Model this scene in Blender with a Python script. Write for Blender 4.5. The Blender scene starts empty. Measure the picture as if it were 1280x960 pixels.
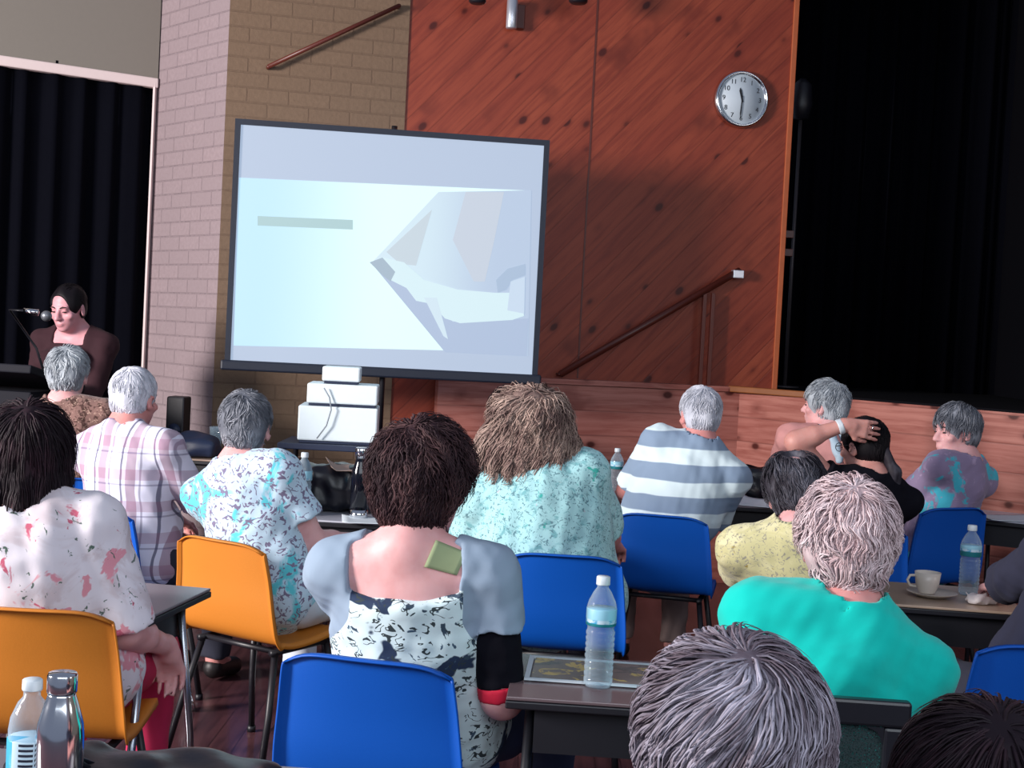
import bpy, bmesh, math, random
import numpy as np
from mathutils import Vector, Matrix

SC = bpy.context.scene
COL = SC.collection
PI = math.pi
def R(a): return math.radians(a)

# ------------------------------------------------------------------ camera
F = 1700.0
CAM = Vector((0, 0, 1.48))
MC = Matrix.Rotation(R(90 - 2.02), 3, 'X') @ Matrix.Rotation(0.052, 3, 'Z')
MCT = MC.transposed()
cd = bpy.data.cameras.new('camera'); cam = bpy.data.objects.new('camera', cd); COL.objects.link(cam)
cd.sensor_width = 36; cd.lens = F / 1280 * 36; cd.clip_start = .05
cam.matrix_world = Matrix.Translation(CAM) @ MC.to_4x4()
SC.camera = cam

def ray(px, py):
    return MC @ Vector(((px - 640) / F, (480 - py) / F, -1))
def at(px, py, Y):
    d = ray(px, py); return CAM + d * (Y / d.y)
def xat(px, Y, z):
    """world x of a point at depth Y and height z whose image column is px"""
    def u(x):
        c = MCT @ (Vector((x, Y, z)) - CAM); return 640 + F * c.x / -c.z
    u0, u1 = u(0), u(1)
    x = (px - u0) / (u1 - u0)
    u2 = u(x); return x + (px - u2) / (u1 - u0)
def onplane(px, py, p0, n):
    d = ray(px, py); return CAM + d * ((p0 - CAM).dot(n) / d.dot(n))

# ------------------------------------------------------------------ tagging helpers
def tag(o, label=None, cat=None, group=None, kind=None):
    if label: o['label'] = label
    if cat: o['category'] = cat
    if group: o['group'] = group
    if kind: o['kind'] = kind
    return o
def empty(name, loc=(0, 0, 0), rz=0, label=None, cat=None, group=None):
    o = bpy.data.objects.new(name, None); COL.objects.link(o)
    o.location = loc; o.rotation_euler = (0, 0, rz); o.empty_display_size = .1
    return tag(o, label, cat, group)
def link(name, me, m, parent=None):
    o = bpy.data.objects.new(name, me); COL.objects.link(o)
    if m is not None:
        me.materials.clear(); me.materials.append(m)
    if parent: o.parent = parent
    return o
def children(o): return [c for c in list(COL.objects) if c.parent == o]
def copy_tree(o, parent=None):
    c = o.copy(); COL.objects.link(c)
    if parent: c.parent = parent
    for ch in children(o): copy_tree(ch, c)
    return c

class MB:
    """collects shapes into one mesh"""
    def __init__(s): s.v = []; s.f = []; s.sm = []
    def add(s, vs, fs, smooth=False, M=None):
        n = len(s.v)
        for v in vs:
            v = Vector(v); s.v.append(M @ v if M else v)
        for f in fs: s.f.append([i + n for i in f]); s.sm.append(smooth)
        return s
    def box(s, x0, x1, y0, y1, z0, z1, b=0, M=None):
        bm = bmesh.new(); bmesh.ops.create_cube(bm, size=1)
        for v in bm.verts:
            v.co = Vector(((x0 + x1) / 2 + v.co.x * (x1 - x0), (y0 + y1) / 2 + v.co.y * (y1 - y0), (z0 + z1) / 2 + v.co.z * (z1 - z0)))
        if b > 0: bmesh.ops.bevel(bm, geom=bm.edges[:], offset=b, segments=2, affect='EDGES', profile=.5)
        bm.verts.ensure_lookup_table()
        s.add([v.co.copy() for v in bm.verts], [[v.index for v in f.verts] for f in bm.faces], False, M); bm.free(); return s
    def tube(s, pts, r, n=10, M=None, cap=True):
        pts = [Vector(p) for p in pts]; rs = r if isinstance(r, (list, tuple)) else [r] * len(pts)
        vs = []; fs = []; prev = None
        for i, p in enumerate(pts):
            t = (pts[min(i + 1, len(pts) - 1)] - pts[max(i - 1, 0)]).normalized()
            a = prev if prev is not None else (Vector((0, 0, 1)) if abs(t.z) < .9 else Vector((1, 0, 0)))
            a = (a - t * a.dot(t)).normalized(); prev = a; b = t.cross(a)
            for k in range(n):
                q = 2 * PI * k / n; vs.append(p + (a * math.cos(q) + b * math.sin(q)) * rs[i])
        for i in range(len(pts) - 1):
            for k in range(n):
                k2 = (k + 1) % n; fs.append([i * n + k, i * n + k2, (i + 1) * n + k2, (i + 1) * n + k])
        if cap:
            fs.append(list(range(n))[::-1]); fs.append([(len(pts) - 1) * n + k for k in range(n)])
        return s.add(vs, fs, True, M)
    def lathe(s, prof, n=28, M=None, wob=None):
        vs = []; fs = []
        for i, (r, z) in enumerate(prof):
            for k in range(n):
                q = 2 * PI * k / n; rr = r if wob is None else wob(r, z, q)
                vs.append(Vector((rr * math.cos(q), rr * math.sin(q), z)))
        for i in range(len(prof) - 1):
            for k in range(n):
                k2 = (k + 1) % n; fs.append([i * n + k, i * n + k2, (i + 1) * n + k2, (i + 1) * n + k])
        if prof[0][0] > 1e-5: fs.append(list(range(n))[::-1])
        if prof[-1][0] > 1e-5: fs.append([(len(prof) - 1) * n + k for k in range(n)])
        return s.add(vs, fs, True, M)
    def sphere(s, c, r, M=None, n=12):
        c = Vector(c); r = Vector(r) if not isinstance(r, (int, float)) else Vector((r, r, r)); vs = []; fs = []
        for i in range(n + 1):
            th = PI * i / n
            for k in range(2 * n):
                ph = PI * k / n; vs.append(c + Vector((r.x * math.sin(th) * math.cos(ph), r.y * math.sin(th) * math.sin(ph), r.z * math.cos(th))))
        for i in range(n):
            for k in range(2 * n):
                k2 = (k + 1) % (2 * n); fs.append([i * 2 * n + k, (i + 1) * 2 * n + k, (i + 1) * 2 * n + k2, i * 2 * n + k2])
        return s.add(vs, fs, True, M)
    def prism(s, poly, z0, z1, M=None):
        n = len(poly)
        vs = [(x, y, z0) for x, y in poly] + [(x, y, z1) for x, y in poly]
        fs = [list(range(n))[::-1], [n + i for i in range(n)]] + [[i, (i + 1) % n, n + (i + 1) % n, n + i] for i in range(n)]
        return s.add(vs, fs, False, M)
    def mesh(s, name):
        me = bpy.data.meshes.new(name); me.from_pydata([tuple(v) for v in s.v], [], s.f)
        me.polygons.foreach_set('use_smooth', s.sm); me.update(); return me
    def build(s, name, m, parent=None): return link(name, s.mesh(name), m, parent)

# ------------------------------------------------------------------ materials
def srgb(r, g, b):
    def c(x):
        x /= 255.; return x / 12.92 if x <= .04045 else ((x + .055) / 1.055) ** 2.4
    return (c(r), c(g), c(b), 1)
class T:
    """small node-tree builder"""
    def __init__(s, name):
        s.m = bpy.data.materials.new(name); s.m.use_nodes = True; s.t = s.m.node_tree; s.t.nodes.clear()
        s.out = s.n('ShaderNodeOutputMaterial'); s.b = s.n('ShaderNodeBsdfPrincipled'); s.l(s.b.outputs[0], s.out.inputs[0])
    def n(s, typ, _p=None, **kw):
        nd = s.t.nodes.new(typ)
        for k, v in (_p or {}).items(): setattr(nd, k, v)
        for k, v in kw.items():
            k = k.replace('_', ' '); i = nd.inputs[int(k[1:])] if k[0] == 'i' and k[1:].isdigit() else nd.inputs[k]
            s.set(i, v)
        return nd
    def set(s, i, v):
        if isinstance(v, bpy.types.NodeSocket): s.l(v, i)
        elif isinstance(v, bpy.types.Node): s.l(v.outputs[0], i)
        else: i.default_value = v
    def l(s, a, b): s.t.links.new(a, b)
    def co(s, kind='Object', scale=(1, 1, 1), rot=(0, 0, 0), loc=(0, 0, 0)):
        c = s.n('ShaderNodeTexCoord'); m = s.n('ShaderNodeMapping', Vector=c.outputs[kind], Scale=scale, Rotation=rot, Location=loc); return m.outputs[0]
    def math(s, op, a, b=0, c=0): 
        n = s.n('ShaderNodeMath', {'operation': op}); s.set(n.inputs[0], a); s.set(n.inputs[1], b); s.set(n.inputs[2], c); return n.outputs[0]
    def sep(s, v): return s.n('ShaderNodeSeparateXYZ', Vector=v).outputs
    def comb(s, x=0, y=0, z=0): return s.n('ShaderNodeCombineXYZ', X=x, Y=y, Z=z).outputs[0]
    def noise(s, v, sc, det=3, w=.5, dist=0): return s.n('ShaderNodeTexNoise', Vector=v, Scale=sc, Detail=det, Roughness=w, Distortion=dist).outputs
    def ramp(s, f, a, b): return s.n('ShaderNodeMapRange', {'interpolation_type': 'SMOOTHSTEP'}, Value=f, From_Min=a, From_Max=b).outputs[0]
    def mix(s, f, a, b, mode='MIX'):
        n = s.n('ShaderNodeMix', {'data_type': 'RGBA', 'blend_type': mode}); s.set(n.inputs[0], f); s.set(n.inputs[6], a); s.set(n.inputs[7], b); return n.outputs[2]
    def bump(s, h, st=.3, d=.002): s.l(s.n('ShaderNodeBump', Strength=st, Distance=d, Height=h).outputs[0], s.b.inputs['Normal'])
    def fin(s, col, rough=.6, metal=0, spec=.5, **kw):
        s.set(s.b.inputs['Base Color'], col); s.set(s.b.inputs['Roughness'], rough); s.set(s.b.inputs['Metallic'], metal)
        s.set(s.b.inputs['Specular IOR Level'], spec)
        for k, v in kw.items(): s.set(s.b.inputs[k.replace('_', ' ')], v)
        return s.m

def plain(name, c, rough=.6, metal=0, var=.08, sc=30, bump=.1, spec=.5, **kw):
    t = T(name); v = t.co(); n = t.noise(v, sc)[0]
    d = tuple(x * (1 - 2 * var) for x in c[:3]) + (1,)
    t.bump(n, bump, .001)
    return t.fin(t.mix(n, d, c), rough, metal, spec, **kw)

def cloth(name, base, layers=(), rough=.85, weave=600):
    """layers: (colour, scale, lo, hi, seed offset, kind)"""
    t = T(name); v = t.co(); c = base
    for (colr, sc, lo, hi, off, kind) in layers:
        vv = t.co(loc=(off, off * 1.7, off * .6))
        if kind == 'n': f = t.noise(vv, sc, 4, .6, .8)[0]
        elif kind == 'v':
            w = t.mix(.25, vv, t.noise(vv, sc * .7, 2)[1]); f = t.math('SUBTRACT', 1, t.n('ShaderNodeTexVoronoi', Vector=w, Scale=sc).outputs[0])
        elif kind == 'l':   # curly line work
            nn = t.noise(vv, sc, 1, .5, 1.5)[0]; f = t.math('SUBTRACT', 1, t.math('MULTIPLY', t.math('ABSOLUTE', t.math('SUBTRACT', nn, .5)), 12))
            m = t.noise(vv, sc * 2.2, 2)[0]; f = t.math('MULTIPLY', f, t.ramp(m, .42, .56))
        c = t.mix(t.ramp(f, lo, hi), c, colr)
    n = t.noise(v, weave, 2)[0]; t.bump(n, .25, .001)
    return t.fin(c, rough, 0, .2, Sheen_Weight=.15)

def stripes(name, a, b, period, duty, phase, axis=2, skew=0):
    t = T(name); x = t.sep(t.co()); z = t.math('ADD', x[axis], t.math('MULTIPLY', x[0], skew))
    z = t.math('ADD', z, t.math('MULTIPLY', t.noise(t.co(), 6, 1)[0], .02))
    f = t.math('FRACT', t.math('ADD', t.math('DIVIDE', z, period), phase))
    f = t.ramp(t.math('ABSOLUTE', t.math('SUBTRACT', f, .5)), duty / 2 - .02, duty / 2 + .02)
    t.bump(t.noise(t.co(), 500, 2)[0], .2, .001)
    return t.fin(t.mix(f, b, a), .85, 0, .2)

def plaid(name):
    t = T(name); x = t.sep(t.co()); base = srgb(222, 222, 240)
    def band(c, ax, per, ph, w, colr, op):
        f = t.math('FRACT', t.math('ADD', t.math('DIVIDE', x[ax], per), ph)); f = t.math('ABSOLUTE', t.math('SUBTRACT', f, .5))
        f = t.math('SUBTRACT', 1, t.ramp(f, w, w + .015)); return t.mix(t.math('MULTIPLY', f, op), c, colr)
    c = base
    c = band(c, 0, .115, .0, .14, srgb(136, 92, 112), .62)
    c = band(c, 0, .115, .3, .025, srgb(40, 40, 80), .75)
    c = band(c, 0, .115, .72, .02, srgb(60, 50, 90), .5)
    c = band(c, 2, .12, .1, .16, srgb(150, 95, 125), .4)
    c = band(c, 2, .12, .42, .02, srgb(70, 60, 110), .45)
    t.bump(t.noise(t.co(), 500, 2)[0], .2, .001)
    return t.fin(c, .85, 0, .2)

def hairmat(name, dark, light, bal=.5, rough=.6, crown=None):
    t = T(name); g = t.n('ShaderNodeNewGeometry'); v = t.co(scale=(1, 1, .25))
    n = t.noise(v, 90, 3)[0]; big = t.noise(t.co(), 14, 2)[0]
    f = t.math('ADD', t.math('MULTIPLY', g.outputs['Random Per Island'], .32), t.math('MULTIPLY', n, .35))
    f = t.math('ADD', f, t.math('MULTIPLY', t.math('SUBTRACT', big, .5), 1.0))
    f = t.ramp(f, bal - .35, bal + .45)
    t.bump(n, .4, .002)
    return t.fin(t.mix(f, dark, light), rough, 0, .2)

def skinmat(name, c):
    t = T(name); v = t.co(); n = t.noise(v, 25, 4)[0]
    d = (c[0] * .93, c[1] * .84, c[2] * .83, 1)
    t.bump(t.noise(v, 300, 3)[0], .15, .001)
    return t.fin(t.mix(t.ramp(n, .3, .7), d, c), .5, 0, .4, Subsurface_Weight=.08, Subsurface_Scale=.02)

BLACK = plain('black_plastic', srgb(22, 22, 30), .45)
NAVYM = plain('navy_case', srgb(30, 42, 70), .5)
METAL = plain('steel_tube', srgb(170, 175, 185), .25, 1)
CHROME = plain('chrome', srgb(225, 228, 232), .12, 1, var=.02, bump=0)
WHITEP = plain('white_plastic', srgb(215, 225, 232), .4)
PAPER = plain('white_paper', srgb(210, 220, 228), .7)
BLUEP = plain('blue_shell_plastic', srgb(3, 82, 180), .5, bump=.25, sc=260, var=.04, spec=.3)
ORANGEP = plain('orange_shell_plastic', srgb(200, 122, 40), .5, bump=.2, sc=200, var=.05, spec=.35)
SKIN = skinmat('skin_pale', srgb(224, 172, 172))
SKIN2 = skinmat('skin_ruddy', srgb(212, 148, 144))
SKIN3 = skinmat('skin_tan', srgb(206, 150, 140))
EYE = plain('dark_eye', srgb(52, 34, 34), .4)
BROW = plain('eyebrow_hair', srgb(60, 40, 40), .8)

def woodmat(name, ang, w, c1, c2, c3, groove=.6, knots=True, rough=.45, seed=0):
    """boards at an angle in the object's x-z plane"""
    t = T(name); x = t.sep(t.co()); ca, sa = math.cos(ang), math.sin(ang)
    u = t.math('ADD', t.math('MULTIPLY', x[0], ca), t.math('MULTIPLY', x[2], sa))
    v = t.math('SUBTRACT', t.math('MULTIPLY', x[2], ca), t.math('MULTIPLY', x[0], sa))
    vb = t.math('DIVIDE', v, w); bid = t.math('FLOOR', vb); fr = t.math('FRACT', vb)
    rnd = t.n('ShaderNodeTexWhiteNoise', Vector=t.comb(bid, seed, 0)).outputs[0]
    uo = t.math('ADD', u, t.math('MULTIPLY', rnd, 7))
    g = t.comb(t.math('MULTIPLY', uo, 1.0), t.math('MULTIPLY', v, 14), bid)
    n1 = t.noise(g, 2.2, 5, .6, .6)[0]; n2 = t.noise(t.comb(uo, v, bid), 3, 3)[0]
    c = t.mix(rnd, c1, c2); c = t.mix(t.ramp(n1, .35, .75), c, c3)
    c = t.mix(t.ramp(n2, .55, .8), c, tuple(k * .75 for k in c3[:3]) + (1,))
    if knots:
        kv = t.n('ShaderNodeTexVoronoi', Vector=t.comb(t.math('MULTIPLY', uo, 4.2), t.math('MULTIPLY', fr, .9), bid), Scale=1.0, Randomness=1.0).outputs[0]
        kf = t.math('SUBTRACT', 1, t.ramp(kv, .09, .17)); c = t.mix(kf, c, srgb(60, 14, 10))
        c = t.mix(t.math('MULTIPLY', t.math('SUBTRACT', 1, t.ramp(kv, .1, .3)), .35), c, srgb(90, 26, 16))
    ed = t.math('MULTIPLY', t.math('SUBTRACT', 1, t.ramp(t.math('MINIMUM', fr, t.math('SUBTRACT', 1, fr)), .0, .05)), groove)
    c = t.mix(ed, c, srgb(50, 14, 10))
    t.bump(t.math('SUBTRACT', n1, t.math('MULTIPLY', ed, 2)), .3, .003)
    return t.fin(c, rough, 0, .35)

WOODW = woodmat('diagonal_pine_boards', R(47), .135, srgb(138, 58, 40), srgb(154, 72, 48), srgb(120, 46, 32), groove=.28)
WOODS = woodmat('horizontal_stage_boards', 0.0, .15, srgb(168, 104, 94), srgb(182, 120, 108), srgb(144, 78, 68), groove=.35, seed=3)
WOODL = plain('stage_edge_wood', srgb(150, 88, 44), .45, var=.2, sc=12)
WOODT = plain('opening_trim_wood', srgb(190, 98, 56), .5, var=.15, sc=14)
DARKW = plain('dark_rail_wood', srgb(96, 40, 30), .4, var=.15, sc=14)
def floormat():
    t = T('polished_dark_floorboards'); x = t.sep(t.co()); w = .09
    vb = t.math('DIVIDE', x[0], w); bid = t.math('FLOOR', vb); fr = t.math('FRACT', vb)
    rnd = t.n('ShaderNodeTexWhiteNoise', Vector=t.comb(bid, 1, 0)).outputs[0]
    n = t.noise(t.comb(t.math('MULTIPLY', x[0], 12), x[1], bid), 2.5, 4)[0]
    c = t.mix(rnd, srgb(78, 48, 52), srgb(94, 60, 64)); c = t.mix(t.ramp(n, .4, .7), c, srgb(62, 38, 44))
    ed = t.math('SUBTRACT', 1, t.ramp(t.math('MINIMUM', fr, t.math('SUBTRACT', 1, fr)), 0, .03)); c = t.mix(ed, c, srgb(24, 12, 14))
    return t.fin(c, .2, 0, .5)
FLOORM = floormat()
def brickmat(name, a, b, mortar, off=0):
    t = T(name); x = t.sep(t.co()); v = t.comb(t.math('ADD', x[0], off), x[2], 0)
    br = t.n('ShaderNodeTexBrick', {'offset': .5}, Vector=v, Color1=a, Color2=b, Mortar=mortar, Scale=1, Mortar_Size=.006, Mortar_Smooth=.3, Bias=0, Brick_Width=.24, Row_Height=.086)
    n = t.noise(t.co(), 40, 5)[0]; c = t.mix(t.ramp(n, .2, .9), tuple(k * .82 for k in a[:3]) + (1,), br.outputs[0])
    t.bump(t.math('ADD', t.math('MULTIPLY', br.outputs[1], -1.5), n), .5, .006)
    return t.fin(c, .9, 0, .2)
BRICK1 = brickmat('pale_pink_brick', srgb(158, 141, 145), srgb(148, 133, 137), srgb(116, 103, 108))
BRICK2 = brickmat('tan_brick', srgb(126, 104, 86), srgb(120, 99, 82), srgb(104, 84, 70))
CURTAIN = plain('black_curtain_cloth', srgb(8, 9, 17), .95, var=.1, spec=.05)
PLASTER = plain('cream_plaster', srgb(128, 122, 114), .9, var=.03)
PLASTERW = plain('white_trim_and_light_strip', srgb(226, 208, 206), .8, var=.03)  # trim paint, also the colour of the light strip beside the curtain
LAMTOP = plain('grey_laminate', srgb(120, 112, 120), .3, var=.06, sc=8, bump=.02)
LAMTAN = plain('tan_laminate', srgb(168, 146, 132), .35, var=.06, sc=8, bump=.02)
LAMLIGHT = plain('light_grey_laminate', srgb(182, 184, 196), .3, var=.05, sc=8, bump=.02)

# ------------------------------------------------------------------ sdf sculpting
def V3(*a): return np.array(a, dtype=np.float64)
class Vol:
    def __init__(s, lo, hi, h):
        s.lo = np.array(lo, float); s.h = h; s.n = np.ceil((np.array(hi) - s.lo) / h).astype(int) + 1
        s.d = np.full(tuple(s.n), 1.0, dtype=np.float32)
        s.ax = [s.lo[i] + h * np.arange(s.n[i]) for i in range(3)]
    def win(s, lo, hi):
        a = np.clip(np.floor((lo - s.lo) / s.h).astype(int), 0, s.n); b = np.clip(np.ceil((hi - s.lo) / s.h).astype(int) + 1, 0, s.n)
        return tuple(slice(a[i], b[i]) for i in range(3))
    def grid(s, w):
        return np.meshgrid(*[s.ax[i][w[i]] for i in range(3)], indexing='ij', sparse=True)
    def op(s, prim, k=.02, mode='u'):
        f, lo, hi = prim; m = k * 2 + .03; w = s.win(lo - m, hi + m)
        if any(x.stop <= x.start for x in w): return
        X, Y, Z = s.grid(w); p = f(X, Y, Z).astype(np.float32); d = s.d[w]
        if mode == 'u':
            h = np.clip(.5 + .5 * (d - p) / k, 0, 1); s.d[w] = d + (p - d) * h - k * h * (1 - h)
        else:
            p = -p; h = np.clip(.5 - .5 * (d - p) / k, 0, 1); s.d[w] = d + (p - d) * h + k * h * (1 - h)
    def disp(s, fn):
        X, Y, Z = np.meshgrid(*s.ax, indexing='ij', sparse=True); m = np.abs(s.d) < .04
        if not m.any(): return
        idx = np.nonzero(m); s.d[idx] += fn(s.ax[0][idx[0]], s.ax[1][idx[1]], s.ax[2][idx[2]]).astype(np.float32)
def ell(c, r, Rm=None):
    c = np.array(c, float); r = np.array(r, float); e = r if Rm is None else np.sqrt((Rm ** 2) @ (r ** 2))
    def f(X, Y, Z):
        x, y, z = X - c[0], Y - c[1], Z - c[2]
        if Rm is not None: x, y, z = (Rm[0, 0] * x + Rm[1, 0] * y + Rm[2, 0] * z, Rm[0, 1] * x + Rm[1, 1] * y + Rm[2, 1] * z, Rm[0, 2] * x + Rm[1, 2] * y + Rm[2, 2] * z)
        k0 = np.sqrt((x / r[0]) ** 2 + (y / r[1]) ** 2 + (z / r[2]) ** 2) + 1e-9
        k1 = np.sqrt((x / r[0] ** 2) ** 2 + (y / r[1] ** 2) ** 2 + (z / r[2] ** 2) ** 2) + 1e-9
        return k0 * (k0 - 1) / k1
    return f, c - e, c + e
def rc(a, b, ra, rb):
    a = np.array(a, float); b = np.array(b, float); ab = b - a; L2 = ab @ ab + 1e-9
    def f(X, Y, Z):
        x, y, z = X - a[0], Y - a[1], Z - a[2]; t = np.clip((x * ab[0] + y * ab[1] + z * ab[2]) / L2, 0, 1)
        return np.sqrt((x - ab[0] * t) ** 2 + (y - ab[1] * t) ** 2 + (z - ab[2] * t) ** 2) - (ra + (rb - ra) * t)
    rm = max(ra, rb); return f, np.minimum(a, b) - rm, np.maximum(a, b) + rm
def cc(a, b, ra, rb):
    """flat-ended cone"""
    a = np.array(a, float); b = np.array(b, float); ab = b - a; L = math.sqrt(ab @ ab) + 1e-9; u = ab / L
    def f(X, Y, Z):
        x, y, z = X - a[0], Y - a[1], Z - a[2]; t = x * u[0] + y * u[1] + z * u[2]; tc = np.clip(t / L, 0, 1)
        rad = np.sqrt(np.maximum(x * x + y * y + z * z - t * t, 0)) - (ra + (rb - ra) * tc)
        return np.maximum(rad, np.maximum(-t, t - L))
    rm = max(ra, rb); return f, np.minimum(a, b) - rm, np.maximum(a, b) + rm
def bx(c, r, Rm=None, rd=.01):
    c = np.array(c, float); r = np.array(r, float); e = r if Rm is None else np.abs(Rm) @ r
    def f(X, Y, Z):
        x, y, z = X - c[0], Y - c[1], Z - c[2]
        if Rm is not None: x, y, z = (Rm[0, 0] * x + Rm[1, 0] * y + Rm[2, 0] * z, Rm[0, 1] * x + Rm[1, 1] * y + Rm[2, 1] * z, Rm[0, 2] * x + Rm[1, 2] * y + Rm[2, 2] * z)
        qx, qy, qz = abs(x) - r[0] + rd, abs(y) - r[1] + rd, abs(z) - r[2] + rd
        return np.sqrt(np.maximum(qx, 0) ** 2 + np.maximum(qy, 0) ** 2 + np.maximum(qz, 0) ** 2) + np.minimum(np.maximum(qx, np.maximum(qy, qz)), 0) - rd
    return f, c - e, c + e
def surface(vol):
    """naive surface nets"""
    d = vol.d; s = d < 0; nx, ny, nz = d.shape
    corners = [(i, j, k) for i in (0, 1) for j in (0, 1) for k in (0, 1)]
    def sl(A, c): return A[c[0]:nx - 1 + c[0], c[1]:ny - 1 + c[1], c[2]:nz - 1 + c[2]]
    cnt = sum(sl(s, c).astype(np.int8) for c in corners); act = (cnt > 0) & (cnt < 8)
    I = np.argwhere(act); n = len(I); idx = np.full(act.shape, -1, dtype=np.int32); idx[act] = np.arange(n)
    D = {c: d[I[:, 0] + c[0], I[:, 1] + c[1], I[:, 2] + c[2]].astype(np.float64) for c in corners}
    acc = np.zeros((n, 3)); w = np.zeros(n)
    for c in corners:
        for ax in range(3):
            if c[ax] == 0:
                c2 = list(c); c2[ax] = 1; c2 = tuple(c2); a, b = D[c], D[c2]; m = (a < 0) != (b < 0)
                t = np.where(m, a / np.where(m, a - b, 1), 0); p = np.tile(np.array(c, float), (n, 1)); p[:, ax] += t
                acc += p * m[:, None]; w += m
    P = vol.lo + vol.h * (I + acc / w[:, None]); quads = []
    for ax in range(3):
        o = [a for a in range(3) if a != ax]
        A = s[tuple(slice(0, -1) if a == ax else slice(1, -1) for a in range(3))]; B = s[tuple(slice(1, None) if a == ax else slice(1, -1) for a in range(3))]
        for flip, M in ((False, A & ~B), (True, ~A & B)):
            J = np.argwhere(M)
            if not len(J): continue
            J[:, o[0]] += 1; J[:, o[1]] += 1
            q = []
            for du, dv in ((1, 1), (0, 1), (0, 0), (1, 0)):
                K = J.copy(); K[:, o[0]] -= du; K[:, o[1]] -= dv; q.append(idx[K[:, 0], K[:, 1], K[:, 2]])
            q = np.stack(q, 1)
            if flip != (ax == 1): q = q[:, ::-1]
            quads.append(q)
    Q = np.concatenate(quads); Q = Q[(Q >= 0).all(1)]
    return P, Q
def np_mesh(name, P, Q, smooth=True):
    me = bpy.data.meshes.new(name); n = len(P); m = len(Q)
    me.vertices.add(n); me.vertices.foreach_set('co', np.asarray(P, dtype=np.float32).ravel())
    me.loops.add(m * 4); me.loops.foreach_set('vertex_index', np.asarray(Q, dtype=np.int32).ravel())
    me.polygons.add(m); me.polygons.foreach_set('loop_start', np.arange(m, dtype=np.int32) * 4)
    try: me.polygons.foreach_set('loop_total', np.full(m, 4, dtype=np.int32))
    except Exception: pass
    me.polygons.foreach_set('use_smooth', np.full(m, smooth)); me.update(calc_edges=True); me.validate(); return me
def wavy(seed, f, amp, n=5, aniso=(1, 1, 1)):
    rs = np.random.RandomState(seed); K = rs.normal(size=(n, 3)); K /= np.linalg.norm(K, axis=1)[:, None]; K *= f * np.array(aniso) * (1 + rs.rand(n, 1)); ph = rs.rand(n) * 6.28
    def g(x, y, z): return amp * sum(np.sin(K[i, 0] * x + K[i, 1] * y + K[i, 2] * z + ph[i]) for i in range(n)) / math.sqrt(n)
    return g
def rotm(pitch=0, yaw=0, roll=0):
    return np.array(Matrix.Rotation(R(yaw), 3, 'Z') @ Matrix.Rotation(R(pitch), 3, 'X') @ Matrix.Rotation(R(roll), 3, 'Y'))

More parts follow.
